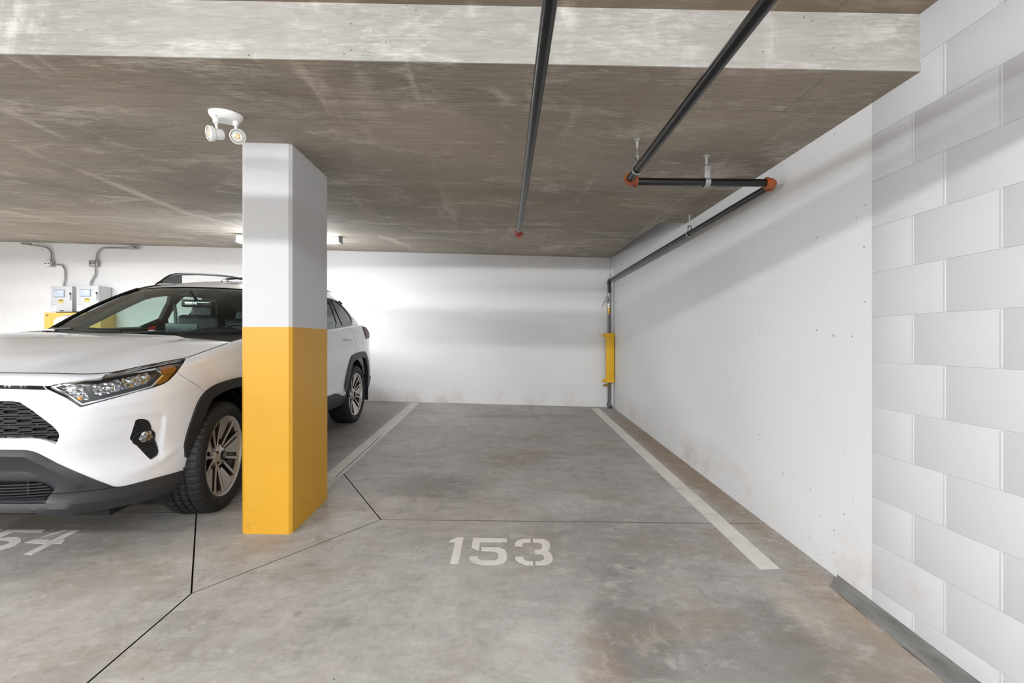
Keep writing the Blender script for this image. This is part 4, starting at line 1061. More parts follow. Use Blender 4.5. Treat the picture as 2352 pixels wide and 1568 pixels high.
def dome(name, s_, z_, off, r, h, mat, parent, squash=1.0, mir=True):
    for sg in ((1, -1) if mir else (1,)):
        c = at(s_, z_, off); n = nat(s_, z_)
        if sg < 0: c.x *= -1; n.x *= -1
        bm = lathe_bm([(r,0)]+[(r*math.cos(a), h*math.sin(a)) for a in [math.pi/2*q/7 for q in range(1, 8)]], 'Z', 22)
        for v_ in bm.verts: v_.co.y *= squash
        o = bmobj(name, bm, mat, parent, smooth=True); o.matrix_local = Matrix.Translation(c) @ n.to_track_quat('Z', 'Y').to_matrix().to_4x4()
for s_, z_ in ((.845,.893),(.935,.917)): dome('projector_lens', s_, z_, -.02, .017, .010, M['chrome'], HLo)
dome('position_lens', 1.005, .932, -.018, .016, .010, M['chrome'], HLo)
dome('amber_bulb', .728, .852, -.02, .009, .009, M['amber_bulb'], HLo)
ribbon('divider', [(.752,.93),(.775,.845)], .012, -.012, .016, M['lamp_black'], HLo)
ribbon('divider', [(.885,.935),(.905,.878)], .006, -.010, .012, M['lamp_black'], HLo)
HLL = [HL_IN]
patch('lens_cover', inset2(HL, .0015), .0005, M['clear'], HLo, mirror='join', custom=True)
ribbon('lens_edge', HL[4:13], .006, -.001, .012, M['gloss_black'], HLo)
ribbon('lens_edge', HL[24:]+HL[:2], .005, -.0015, .012, M['gloss_black'], HLo)
# fog lamp: ribs, socket, lens
for z_ in (.703,.692,.681,.670,.659):
    a = np.interp(z_, [.655,.689,.719], [.937,.943,.950])+.004; ribbon('bezel_rib', [(a, z_), (smax_at(FOG, z_)-.004, z_+.006)], .0055, -.003, .010, M['clad_dark'], FGo)
for z_ in (.556,.543,.530,.517,.504,.492):
    a = np.interp(z_, [.479,.511,.554,.613], [1.034,1.011,.982,.933])+.006; ribbon('bezel_rib', [(a, z_), (smax_at(FOG, z_)-.004, z_+.008)], .0055, -.003, .010, M['clad_dark'], FGo)
ell = lambda cx, cz_, rx, rz, n=28, tl=0: [(cx+rx*math.cos(a)*math.cos(tl)-rz*math.sin(a)*math.sin(tl), cz_+rx*math.cos(a)*math.sin(tl)+rz*math.sin(a)*math.cos(tl)) for a in [2*math.pi*q/n for q in range(n)]]
SOC = ell(.998,.610,.054,.040)
patch('lamp_socket', SOC, -.010, M['black'], FGo, mirror='join')
ribbon('socket_rim', SOC, .005, .002, .014, M['clad_dark'], FGo, closed=True)
dome('fog_lens', 1.015, .611, -.010, .037, .012, M['reflector'], FGo)
# ---- hood
HS1 = 1.745
sN = np.r_[np.linspace(0, 1.25, 72), np.linspace(1.25, HS1, 40)[1:]]; lamN = np.linspace(0, 1, 44)
xe, ye, nx_, ny_ = plan(sN); Rv = Rr(sN); wfv = 1-smooth(.75, 1.45, sN)
ox = -(Rv+.0065) + wfv*prof_front(ztop(sN)) + (1-wfv)*prof_side(ztop(sN)); Cx = xe+nx_*ox; Cy = ye+ny_*ox; Cz = ztop(sN)-.002
Cx[0] = 0
Bx = Cx[-1]*np.clip(sN/HS1, 0, 1)**1.0; By = .165 + (Cy[-1]-.165)*(Bx/Cx[-1])**2; Bz = 1.122 + (Cz[-1]-1.122)*(Bx/Cx[-1])**3
V = []; F = []
nL = len(lamN)
for i in range(len(sN)):
    for l in lamN:
        x_ = Bx[i]+(Cx[i]-Bx[i])*l; y_ = By[i]+(Cy[i]-By[i])*l
        z_ = Cz[i] + (Bz[i]-Cz[i])*(1-l**2.0)
        # raised centre panel bounded by two long creases, shallow valley outboard of it
        xc = .46 + .10*(y_+.8)
        z_ += (.016*(1-smooth(xc-.03, xc+.02, abs(x_))) - .004*np.exp(-((abs(x_)-xc-.05)/.05)**2))*smooth(0, .22, 1-l)*(smooth(0,.10,l) if True else 1)
        V.append((x_, y_, z_))
for i in range(len(sN)-1):
    for j in range(nL-1): F.append((i*nL+j, i*nL+j+1, (i+1)*nL+j+1, (i+1)*nL+j))
n = len(V); Vm = V+[(-x, y, z) for x, y, z in V]; Fm = F+[tuple(q+n for q in f[::-1]) for f in F]
bm = bmesh.new(); vs = [bm.verts.new(v) for v in Vm]
for f in Fm:
    try: bm.faces.new([vs[q] for q in f])
    except ValueError: pass
bmesh.ops.remove_doubles(bm, verts=bm.verts, dist=5e-4); bmesh.ops.recalc_face_normals(bm, faces=bm.faces)
if sum(f.normal.z for f in bm.faces) < 0: bmesh.ops.reverse_faces(bm, faces=bm.faces)
# turned-down edge
be = [e for e in bm.edges if e.is_boundary]; r = bmesh.ops.extrude_edge_only(bm, edges=be); ev = [g for g in r['geom'] if isinstance(g, bmesh.types.BMVert)]
bmesh.ops.translate(bm, vec=(0,0,-.012), verts=ev)
me = bpy.data.meshes.new('hood'); bm.to_mesh(me); bm.free(); me.shade_smooth(); me.set_sharp_from_angle(angle=math.radians(60)); link('hood', me, M['carw'], car)
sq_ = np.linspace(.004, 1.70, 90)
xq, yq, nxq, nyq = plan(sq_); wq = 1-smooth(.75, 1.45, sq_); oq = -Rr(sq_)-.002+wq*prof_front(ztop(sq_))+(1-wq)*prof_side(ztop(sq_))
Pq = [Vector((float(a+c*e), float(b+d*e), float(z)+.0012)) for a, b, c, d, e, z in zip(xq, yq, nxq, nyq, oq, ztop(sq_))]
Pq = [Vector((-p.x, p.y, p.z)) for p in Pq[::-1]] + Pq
tube('hood_gap_shadow', Pq, .0022, M['black'], car, 6)  # black tube standing in for the shadow line along the hood edge
# dark pan under the shut lines
ins = lambda d, dz: [(float(Cx[i]+nx_[i]*d), float(Cy[i]+ny_[i]*d), float(Cz[i]+dz)) for i in range(len(sN))]
A_ = ins(.03, -.03); B_ = ins(-.06, -.03); n = len(A_); V = A_+B_; F = [(i, i+1, n+i+1, n+i) for i in range(n-1)]
mirrored(V, F, lambda v_, f_, s_: mesh('shut_line_pan', v_, f_, M['black'], car))
# ------------------------------------------------------------------ greenhouse
def xbelt(y):
    s_ = sofy(y); x, yy, nx, ny = plan(s_); return x - Rr(s_) - .016 + .004
def zbelt(y): return ztop(sofy(y))
def G(y, z):
    y = np.asarray(y, float); z = np.asarray(z, float); yc = np.minimum(y, 2.9)
    t = (z-zbelt(yc))/.45
    rear = smooth(2.0, 2.8, yc)
    x = xbelt(yc) - (.228-.035*rear)*t - .05*t*t
    y0 = np.interp(z, [1.0,1.2,1.257,1.376,1.544,1.7], [2.85,2.76,2.74,2.62,2.40,2.3])
    return x - 1.0*np.maximum(0, y-y0)**2
def GP(u, v, o=0.):
    x = G(u, v); e = 1e-3
    n = GN(u, v); P = np.stack([x, np.asarray(u, float), np.asarray(v, float)], -1)
    return P + n*np.asarray(o).reshape(-1, 1) if np.ndim(o) else P + n*o
def GN(u, v):
    e = 1e-3; u = np.asarray(u, float); v = np.asarray(v, float)
    gy = (G(u+e, v)-G(u-e, v))/(2*e); gz = (G(u, v+e)-G(u, v-e))/(2*e)
    n = np.stack([np.ones_like(gy), -gy, -gz], -1); return n/np.linalg.norm(n, axis=-1, keepdims=True)
ZRY = [1.20,1.28,1.4,1.5,1.8,2.2,2.5,2.75,2.95,3.05]; ZRV = [1.455,1.50,1.535,1.555,1.585,1.60,1.592,1.575,1.55,1.535]
def zroof(y): return pchip(ZRY, ZRV, y)
APIL = [(.50,1.095),(.66,1.118),(.80,1.205),(.98,1.318),(1.14,1.418),(1.28,1.50)]
REAR_E = [(3.05,1.535),(3.12,1.45),(3.20,1.33),(3.27,1.22),(3.30,1.16)]
yb_ = np.linspace(3.30, .50, 80)
GOUT = APIL[:-1] + [(y, float(zroof(y))) for y in np.linspace(1.28, 3.05, 50)] + REAR_E[1:] + [(float(y), float(zbelt(y))-.004) for y in yb_[1:-1]]
DLO = [(.80,1.128),(.93,1.19),(1.08,1.282),(1.24,1.385),(1.41,1.462),(1.57,1.498),(1.75,1.508),(2.05,1.512),(2.38,1.508),(2.53,1.487),(2.64,1.385),(2.685,1.28),(2.58,1.195),(2.30,1.180),(1.9,1.152),(1.3,1.138)]
GF = chaikin([(.90,1.138),(1.00,1.205),(1.12,1.285),(1.27,1.38),(1.42,1.445),(1.58,1.478),(1.72,1.487),(1.765,1.155)], 1)
GRr = chaikin([(1.845,1.162),(1.83,1.490),(2.02,1.493),(2.24,1.490),(2.265,1.44),(2.205,1.324),(2.135,1.190)], 1)
GX = [(2.145,1.192),(2.22,1.324),(2.285,1.44),(2.275,1.490),(2.355,1.488),(2.315,1.359),(2.285,1.197)]
GQ = chaikin([(2.385,1.488),(2.50,1.472),(2.61,1.374),(2.655,1.283),(2.57,1.216),(2.315,1.202),(2.355,1.361)], 1)
gp = [(float(y), float(z)) for y in np.arange(.5, 3.32, .03) for z in np.arange(1.09, 1.62, .025)]
gm = inpoly(GOUT, np.array([p[0] for p in gp]), np.array([p[1] for p in gp])); gp = [p for p, q in zip(gp, gm) if q]
VG, FG_ = cdt(gp, [GOUT, DLO, GF, GRr, GX, GQ], .02)
gy_, gz_ = VG[FG_].mean(1).T; gdom = inpoly(GOUT, gy_, gz_)
gl = {n_: inpoly(p_, gy_, gz_) & gdom for n_, p_ in (('front_window', GF), ('rear_window', GRr), ('fixed_window', GX), ('quarter_window', GQ))}
anyg = np.zeros(len(FG_), bool)
for q in gl.values(): anyg |= q
dlo = inpoly(DLO, gy_, gz_) & gdom & ~anyg
fnG = lambda u, v, o: GP(u, v, o)
for n_, q in gl.items():
    panel(n_, VG, FG_, q, fnG, GN, M['side_glass'], car, off=-.004, mirror='copy')
panel('window_trim', VG, FG_, dlo, fnG, GN, M['gloss_black'], car, off=.002, skirt=.012, mirror='copy')
panel('side_frame', VG, FG_, gdom & ~anyg & ~dlo, fnG, GN, M['carw'], car, off=0., skirt=.004, mirror='copy')
panel('pillar_lining', VG, FG_, gdom & ~anyg, fnG, GN, M['trim_in'], car, off=-.035, skirt=-.028, mirror='copy', custom=False)
# light grey lining of the windscreen pillars
def along(P, t):
    P = np.array(P, float); d = np.r_[0, np.cumsum(np.linalg.norm(np.diff(P, axis=0), axis=1))]; return np.interp(t*d[-1], d, P[:,0]), np.interp(t*d[-1], d, P[:,1])
for sg in (1, -1):
    V = []; F = []; nT = 24
    for q in range(nT+1):
        y0, z0 = along(APIL[1:], q/nT); w_ = .10
        for (dy, dz, o) in ((.02,.0,-.03),(.07,-.035,-.05),(.10,-.065,-.042)):
            p = GP(np.array([y0+dy]), np.array([z0+dz]), np.array([o]))[0]; V.append((p[0]*sg, p[1], p[2]))
    for q in range(nT):
        for r in range(2): F.append((3*q+r, 3*q+r+1, 3*q+r+4, 3*q+r+3))
    mesh('pillar_cover', V, F, M['trim_grey'], car, smooth=True)
# roof: centre crown to the side line
def zcrown(y): return pchip([1.12,1.2,1.4,1.8,2.3,2.7,3.05,3.3], [1.523,1.548,1.592,1.632,1.645,1.632,1.60,1.565], y)
def yfront(t): return 1.13 + .15*t**2
RV = []; RF = []; nx = 25; nyv = 46
for j in range(nyv+1):
    for i in range(-nx, nx+1):
        t = abs(i)/nx; q = j/nyv
        ye_ = yfront(1)+(3.05-yfront(1))*q; yc_ = yfront(0)+(3.28-yfront(0))*q
        y = yc_+(ye_-yc_)*t**2
        xe_ = float(G(ye_, zroof(ye_))); ze_ = float(zroof(ye_)); zc_ = float(zcrown(yc_))
        x = xe_*t*(1 if i >= 0 else -1)
        z = ze_ + (zc_-ze_)*(1-t**2.2)*1.0
        if t > .80: z -= .006*math.sin((t-.80)/.2*math.pi)*0
        RV.append((x, y, z))
w2 = 2*nx+1
for j in range(nyv):
    for i in range(2*nx): RF.append((j*w2+i, j*w2+i+1, (j+1)*w2+i+1, (j+1)*w2+i))
mesh('roof', RV, RF, M['carw'], car, smooth=True)
mesh('headliner', [(x*.97, y, z-.03) for x, y, z in RV], [f[::-1] for f in RF], M['trim_in'], car, smooth=True)
# sunroof glass slightly proud with its raised deflector
SV = []; SF = []
def roofz(x, y):
    ye_ = min(max(y, 1.28), 3.05); xe_ = float(G(ye_, zroof(ye_))); t = min(1, abs(x)/xe_); return float(zroof(ye_))+(float(zcrown(y))-float(zroof(ye_)))*(1-t**2.2)
for j in range(9):
    for i in range(13):
        x = -.40+.80*i/12; y = 1.52+.62*j/8; SV.append((x, y, roofz(x, y)+.003))
for j in range(8):
    for i in range(12): SF.append((j*13+i, j*13+i+1, (j+1)*13+i+1, (j+1)*13+i))
mesh('sunroof', SV, SF, M['dark_glass'], car, smooth=True)
P = [(-.03,1.50,1.600),(-.005,1.50,1.622),(.03,1.50,1.634),(.12,1.495,1.641),(.26,1.495,1.646),(.40,1.50,1.640),(.44,1.51,1.60)]
tube('roof_bar', P, [.008,.010,.0095,.009,.009,.009,.008], M['black'], car, 10)
box('roof_bar_foot', (.012,1.50,1.618), (.045,.03,.03), M['machined'], car, .006)
# roof rails
for sg in (1, -1):
    rl = [(1.40,1.560),(1.47,1.592),(1.54,1.632),(1.60,1.660),(1.68,1.682),(1.78,1.698),(2.0,1.722),(2.3,1.745),(2.6,1.755),(2.85,1.748),(3.0,1.715),(3.08,1.66),(3.12,1.60)]
    if sg > 0: rl = [(y if y < 2 else 2+(y-2)*.36, z if y < 2 else z-.012*(y-2)) for y, z in rl]
    P = [Vector((sg*.585, y, z)) for y, z in rl]
    bm = tube_bm(P, [.006,.012,.016,.017,.016,.013,.012,.012,.012,.013,.016,.014,.006], 12)
    rr = bmobj('roof_rail', bm, M['rail'], car, smooth=True)
    for (a, b) in (((1.50,1.60),(1.72,1.665)), ((2.92,1.60),(3.08,1.65)) if sg < 0 else ((2.30,1.60),(2.40,1.65))):
        bm = bmesh.new(); z0 = 1.575
        pr = [(a[0]-.03, z0), (a[0]+.06, a[1]+.055), (b[0]+.02, b[1]+.025), (b[0]+.02, z0+.02)] if a[0] < 2 else [(a[0]-.02, z0), (a[0]-.01, a[1]+.07), (b[0]-.03, b[1]), (b[0]+.03, z0-.03)]
        f1 = [bm.verts.new((sg*.585-.011, y, z)) for y, z in pr]; f2 = [bm.verts.new((sg*.585+.011, y, z)) for y, z in pr]
        bm.faces.new(f1); bm.faces.new(f2[::-1])
        for q in range(4): bm.faces.new((f1[q], f2[q], f2[(q+1)%4], f1[(q+1)%4]))
        bmobj('rail_foot', bm, M['rail'], rr)
    # ditch moulding along the roof edge down to the windscreen corner
    yy = np.linspace(1.27, 3.0, 30); P = [Vector((sg*(float(G(y, zroof(y)))-.006), y, float(zroof(y))+.004)) for y in yy]
    tube('roof_molding', P, .009, M['gloss_black'], car, 8)
# windscreen, its black border and mouldings
def wsp(u, v, off=0.):
    """u -1..1 across, v 0..1 up"""
    yb0 = .375+.285*u*u; zb0 = 1.098+.020*u*u; xb0 = float(G(.66, 1.118))*u
    yt, zt = 1.13+.15*u*u, 1.520-.020*u*u; xt = float(G(1.28, 1.50))*u
    b = 4*v*(1-v)*.022
    return Vector((xb0+(xt-xb0)*v, yb0+(yt-yb0)*v - b*.5, zb0+(zt-zb0)*v + b))
def wgrid(name, u0, u1, v0, v1, nu, nv, mat, off=0., parent=None):
    V = []; F = []
    for j in range(nv+1):
        for i in range(nu+1):
            u = u0+(u1-u0)*i/nu; v = v0+(v1-v0)*j/nv; p = wsp(u, v)
            e = .01; n = (wsp(u+e, v)-wsp(u-e, v)).cross(wsp(u, min(1, v+e))-wsp(u, max(0, v-e))).normalized()
            if n.z < 0: n = -n
            V.append(tuple(p+n*off))
    for j in range(nv):
        for i in range(nu): F.append((j*(nu+1)+i, j*(nu+1)+i+1, (j+1)*(nu+1)+i+1, (j+1)*(nu+1)+i))
    return mesh(name, V, F, mat, parent or car, smooth=True)
WS = wgrid('windshield', -.985, .985, 0, 1, 40, 20, M['windshield'])
wgrid('glass_border', -.985, .985, .94, 1.0, 40, 2, M['gloss_black'], -.003, WS)
wgrid('glass_border', -.985, .985, .0, .07, 40, 2, M['gloss_black'], -.003, WS)
wgrid('glass_border', -.985, -.955, .0, 1, 2, 20, M['gloss_black'], -.003, WS)
wgrid('glass_border', .955, .985, .0, 1, 2, 20, M['gloss_black'], -.003, WS)
wgrid('sensor_cover', -.11, .11, .80, .96, 6, 6, M['trim_in'], -.012, WS)
for sg in (1, -1): tube('windshield_molding', [tuple(wsp(sg*.992, q/16)+Vector((sg*.004,0,.005))) for q in range(17)], .012, M['gloss_black'], car, 8)
# cowl and wipers
V = []; F = []
for i in range(41):
    u = -1+2*i/40; x = u*.845
    yh = float(By[-1]-.0) if abs(x) > Bx[-1] else float(np.interp(abs(x), Bx, By)); b = wsp(u*.99, .03)
    for q, (y, z) in enumerate(((yh-.03, 1.075),(yh+.02, 1.082),((yh+b.y)/2, 1.088),(b.y+.01, b.z+.004))): V.append((x if q < 3 else b.x, y, z))
for i in range(40):
    for q in range(3): F.append((4*i+q, 4*i+4+q, 4*i+5+q, 4*i+1+q))
mesh('cowl', V, F, M['black'], car, smooth=True)
for (u0, v0, u1, v1) in ((-.86,.035,-.10,.055),(-.02,.03,.80,.07)):
    P = [tuple(wsp(u0+(u1-u0)*q/14, v0+(v1-v0)*q/14)+Vector((0,-.012,.016))) for q in range(15)]
    wp = tube('wiper_blade', P, .0065, M['black'], car, 8)
    a = wsp((u0*1.02 if u0 < -.5 else u0), .0); m = Vector(P[5])
    tube('wiper_arm', [tuple(a+Vector((0,-.05,.012))), tuple(a+Vector((.03,-.035,.030))), tuple(m+Vector((0,-.012,.012)))], [.012,.011,.007], M['clad_dark'], wp, 8)
box('wiper_joint', tuple(wsp(-.875,.0)+Vector((.02,-.045,.022))), (.10,.028,.016), M['machined'], car, .005)
# tailgate glass and rear closing
V = []; F = []; nv = 10; nu = 18
for j in range(nv+1):
    y0, z0 = along(REAR_E, j/nv); xw = float(G(y0, z0))
    for i in range(nu+1):
        u = -1+2*i/nu; V.append((xw*u, y0+.24*(1-u*u), z0))
for j in range(nv):
    for i in range(nu): F.append((j*(nu+1)+i, j*(nu+1)+i+1, (j+1)*(nu+1)+i+1, (j+1)*(nu+1)+i))
mesh('rear_glass', V, F, M['dark_glass'], car, smooth=True)
# roof-end spoiler with its dark end fins
V = []; F = []
for i in range(21):
    u = -1+2*i/20; x = .56*u; y = 3.0+.27*(1-u*u)-.10*abs(u)**6
    for (dy, dz) in ((-.16,.012),(.06,-.004),(.065,-.022),(-.10,-.040)): V.append((x, y+dy, 1.575+.03*(1-u*u)+dz-.045*abs(u)**4))
for i in range(20):
    for q in range(4): F.append((4*i+q, 4*i+(q+1)%4, 4*i+4+(q+1)%4, 4*i+4+q))
F += [(0,1,2,3), (83,82,81,80)]
mesh('spoiler', V, F, M['carw'], car, smooth=False)
for sg in (1, -1):
    bm = bmesh.new(); pr = [(2.55,1.488),(2.83,1.500),(2.80,1.462),(2.60,1.452)]
    f1 = []; f2 = []
    for y, z in pr:
        p = GP(np.array([y]), np.array([z]), np.array([.001]))[0]; q = GP(np.array([y]), np.array([z]), np.array([.014]))[0]
        f1.append(bm.verts.new((sg*p[0], p[1], p[2]))); f2.append(bm.verts.new((sg*q[0], q[1], q[2])))
    bm.faces.new(f1); bm.faces.new(f2[::-1])
    for q in range(4): bm.faces.new((f1[q], f2[q], f2[(q+1)%4], f1[(q+1)%4]))
    bmobj('spoiler_fin', bm, M['clad_dark'], car)
# door mirrors
for sg in (1, -1):
    bm = bmesh.new(); bmesh.ops.create_uvsphere(bm, u_segments=24, v_segments=14, radius=1)
    for v_ in bm.verts:
        c = v_.co; f = lambda a, p: math.copysign(abs(a)**p, a)
        c.x, c.y, c.z = f(c.x,.62)*.125, f(c.y,.8)*.075*(1 if c.y < 0 else .75), f(c.z,.6)*.088*(1-.18*c.x)
    mr = bmobj('door_mirror', bm, M['carw'], car, smooth=True); mr.location = (sg*.985, .99, 1.165); mr.scale.x = sg
    box('mirror_foot', (-.13,.03,-.075), (.12,.07,.05), M['clad_dark'], mr, .015)
    box('mirror_glass', (.0,.056,.0), (.19,.006,.125), M['chrome'], mr, .003)
# door handles
for s_, z_ in ((3.02,1.005),(3.93,1.035)):
    for sg in (1, -1):
        a = at(s_-.10, z_+.004, .0); b = at(s_+.10, z_, .0); n = nat(s_, z_)
        P = [a+n*.004, a.lerp(b,.12)+n*.030, a.lerp(b,.5)+n*.038, a.lerp(b,.88)+n*.030, b+n*.004]
        P = [Vector((p.x*sg, p.y, p.z)) for p in P]
        tube('door_handle', [tuple(p) for p in P], [.012,.016,.017,.016,.012], M['carw'], car, 12)
# ------------------------------------------------------------------ under-body, wheel wells, mudflaps
box('engine_bay', (0,.0,.60), (1.10,.95,.60), M['black'], car)
box('underbody', (0,1.35,.34), (1.36,3.9,.26), M['black'], car)
box('floor_pan', (0,1.7,.60), (1.60,2.2,.40), M['black'], car)
for (y, zc) in ((.0,.36),(2.67,.36)):
    for sg in (1, -1):
        bm = bmesh.new(); nA = 20; r_ = .43
        ring = [(y+math.cos(a)*r_, zc+math.sin(a)*(r_ if True else 0)) for a in [math.pi*(-.12)+math.pi*1.24*q/nA for q in range(nA+1)]]
        o_ = [bm.verts.new((sg*(.815 if a < y-.25 else .872), a, b)) for a, b in ring]; i_ = [bm.verts.new((sg*.60, a, b)) for a, b in ring]
        for q in range(nA): bm.faces.new((o_[q], i_[q], i_[q+1], o_[q+1]))
        bm.faces.new(i_)
        bmobj('wheel_well', bm, M['black'], car)
for sg in (1, -1):
    box('mudflap', (sg*.80, 3.135, .37), (.22,.012,.34), M['black'], car, .004)
# ------------------------------------------------------------------ wheels
RT, RW = .356, .2575
def make_wheel(y, sg, steer=0.):
    prof = [(RW-.012,-.235),(RW+.012,-.243),(RW+.055,-.246),(RT-.045,-.243),(RT-.016,-.232),(RT-.004,-.212),(RT,-.185),(RT,-.163),(RT-.009,-.161),(RT-.009,-.152),(RT,-.150),(RT,-.122),(RT-.009,-.120),(RT-.009,-.110),(RT,-.108),(RT,-.080),(RT-.009,-.078),(RT-.009,-.069),(RT,-.067),(RT,-.046),(RT-.005,-.020),(RT-.018,-.004),(RT-.045,.008),(RT-.052,.0085),(RT-.056,.0070),(RW+.055,.008),(RW+.028,.006),(RW+.022,.003),(RW+.006,-.004),(RW-.006,-.012)]
    n = 288; bm = bmesh.new(); rings = []
    for (r, x) in prof:
        ring = []
        for q in range(n):
            a = 2*math.pi*q/n; rr = r
            if r > RT-.019:
                ph = (q + (2 if -.15 < x < -.08 else 0)) % 6
                if ph == 0 and r > RT-.008: rr = r-.008
                if x > -.05 and (q % 6) in (0,): rr = r-.0035
            ring.append(bm.verts.new((sg*x, math.cos(a)*rr, math.sin(a)*rr)))
        rings.append(ring)
    for i in range(len(rings)-1):
        for q in range(n): bm.faces.new((rings[i][q], rings[i][(q+1)%n], rings[i+1][(q+1)%n], rings[i+1][q]))
    wheel = bmobj('wheel', bm, M['rubber'], car, smooth=True, angle=28)
    wheel.location = (sg*.906, y, RT-.006); wheel.rotation_euler = (0.35, 0, steer)
    S_ = lambda P: [(r, sg*x) for r, x in P]
    bmobj('alloy_rim', lathe_bm(S_([(RW-.012,-.225),(RW-.020,-.20),(RW-.045,-.10),(RW-.040,-.045),(RW-.018,-.024),(RW-.012,-.010),(RW,-.006),(RW+.003,-.010),(RW+.001,-.018),(RW-.004,-.03)]), 'X', 72), M['machined'], wheel, smooth=True, angle=40)
    bmobj('wheel_barrel', lathe_bm(S_([(RW-.030,-.032),(RW-.05,-.05),(RW-.056,-.20)]), 'X', 60), M['alloy_dark'], wheel, smooth=True)
    bmobj('brake_disc', lathe_bm(S_([(.07,-.11),(.155,-.11),(.155,-.135),(.07,-.135)]), 'X', 48), M['disc'], wheel, smooth=True, angle=40)
    bmobj('backing_plate', lathe_bm(S_([(0,-.15),(RW-.06,-.15)]), 'X', 40), M['black'], wheel)
    box('brake_caliper', (sg*-.105, .135, .03), (.06,.07,.15), M['alloy_dark'], wheel, .015)
    bmobj('hub', lathe_bm(S_([(.074,-.070),(.068,-.040),(.050,-.030),(.034,-.024),(0,-.024)]), 'X', 40), M['machined'], wheel, smooth=True, angle=40)
    hc = bmobj('hub_cap', lathe_bm(S_([(.031,-.030),(.031,-.016),(.027,-.013),(0,-.012)]), 'X', 32), M['alloy_dark'], wheel, smooth=True, angle=40)
    for (rx, rz, cz_) in ((.021,.015,0),(.0075,.0145,0),(.0125,.006,.006)):
        tr = bmesh.new(); vs = []
        for q in range(28):
            a = 2*math.pi*q/28; c = Vector((0, math.cos(a)*rx, cz_+math.sin(a)*rz)); nn = Vector((0, math.cos(a), math.sin(a)))
            vs.append([tr.verts.new(c+nn*.0017*math.cos(b)+Vector((sg*(-.0115)+sg*.0013*math.sin(b),0,0))) for b in (0, math.pi/2, math.pi, 3*math.pi/2)])
        for q in range(28):
            for r in range(4): tr.faces.new((vs[q][r], vs[q][(r+1)%4], vs[(q+1)%28][(r+1)%4], vs[(q+1)%28][r]))
        bmobj('emblem_ring', tr, M['chrome'], wheel, smooth=True)
    for q in range(5):
        a0 = 2*math.pi*q/5 + .32
        tilt = Matrix.Rotation(a0+math.pi/5, 4, 'X')
        o = bmobj('lug_nut', lathe_bm(S_([(0,-.030),(.009,-.030),(.010,-.062)]), 'X', 6), M['alloy_dark'], wheel); o.location = tilt @ Vector((0,.056,0))
        for hs in (-1, 1):
            bm = bmesh.new(); pts = []
            for (r, w, xf, ang) in ((.040,.017,-.040,.10),(.080,.017,-.046,.17),(.15,.0185,-.034,.215),(.215,.022,-.020,.235),(RW-.010,.027,-.0145,.245)):
                A = hs*ang; c = Vector((0, math.cos(A)*r, math.sin(A)*r)); t = Vector((0, -math.sin(A), math.cos(A)))
                pts.append([c+t*w*.5+Vector((sg*(xf-.004),0,0)), c+t*w*.34+Vector((sg*xf,0,0)), c-t*w*.34+Vector((sg*xf,0,0)), c-t*w*.5+Vector((sg*(xf-.004),0,0)), c-t*w*.8+Vector((sg*(xf-.045),0,0)), c+t*w*.8+Vector((sg*(xf-.045),0,0))])
            vv_ = [[bm.verts.new(p) for p in r] for r in pts]
            for i in range(len(vv_)-1):
                for k_ in range(6): bm.faces.new((vv_[i][k_], vv_[i][(k_+1)%6], vv_[i+1][(k_+1)%6], vv_[i+1][k_]))
            bm.faces.new(vv_[0]); bm.faces.new(vv_[-1][::-1])
            bmesh.ops.recalc_face_normals(bm, faces=bm.faces)
            me = bpy.data.meshes.new('spoke'); bm.to_mesh(me); bm.free(); me.materials.append(M['machined']); me.materials.append(M['alloy_dark'])
            for p_ in me.polygons: p_.material_index = 0 if p_.normal.x*sg > .35 else 1
            s_ = link('spoke', me, None, wheel); s_.rotation_euler = (a0, 0, 0)
        # twisted blade that fills the outer half of the pair's gap
        bm = bmesh.new(); P = [(.105,-.13,-.052),(.105,.13,-.052),(RW-.016,.225,-.022),(RW-.016,-.225,-.030)]
        t_ = [bm.verts.new((sg*x, math.cos(a)*r, math.sin(a)*r)) for r, a, x in P]; b_ = [bm.verts.new((sg*(x-.02), math.cos(a)*r, math.sin(a)*r)) for r, a, x in P]
        bm.faces.new(t_); bm.faces.new(b_[::-1])
        for i in range(4): bm.faces.new((t_[i], b_[i], b_[(i+1)%4], t_[(i+1)%4]))
        b2 = bmobj('spoke_blade', bm, M['machined'], wheel); b2.rotation_euler = (a0+math.pi/5, 0, 0)
    return wheel
for y in (0., 2.67):
    for sg in (1, -1): make_wheel(y + .03*(y < 1), sg, .14 if y < 1 else 0.)
# ------------------------------------------------------------------ cabin
M['screen'] = simple('screen_glass', (44,56,60), .35)
V = []; F = []
prof = [(.42,1.075),(.55,1.098),(.72,1.118),(.86,1.128),(.94,1.115),(.965,1.07),(.93,.95),(.90,.75),(.80,.62)]
for i in range(17):
    x = -.78+1.56*i/16
    hump = .055*math.exp(-((x-.37)/.22)**2)
    for (y, z) in prof: V.append((x, y, z+hump*(1 if .7 < y < .98 and z > 1.0 else .0)))
n = len(prof)
for i in range(16):
    for q in range(n-1): F.append((i*n+q, i*n+n+q, i*n+n+q+1, i*n+q+1))
mesh('dashboard', V, F, M['trim_in'], car, smooth=True)
box('screen', (-.01,.93,1.148), (.27,.022,.11), M['screen'], car, .008)
def softbox(name, c, s, mat, parent, rot=0., bev=.04, taper=0.):
    bm = box_bm((0,0,0), s, bev, 4)
    if taper:
        for v_ in bm.verts: v_.co.x *= 1-taper*(v_.co.z/s[2]+.5)
    o = bmobj(name, bm, mat, parent, smooth=True); o.location = c; o.rotation_euler = (rot, 0, 0); return o
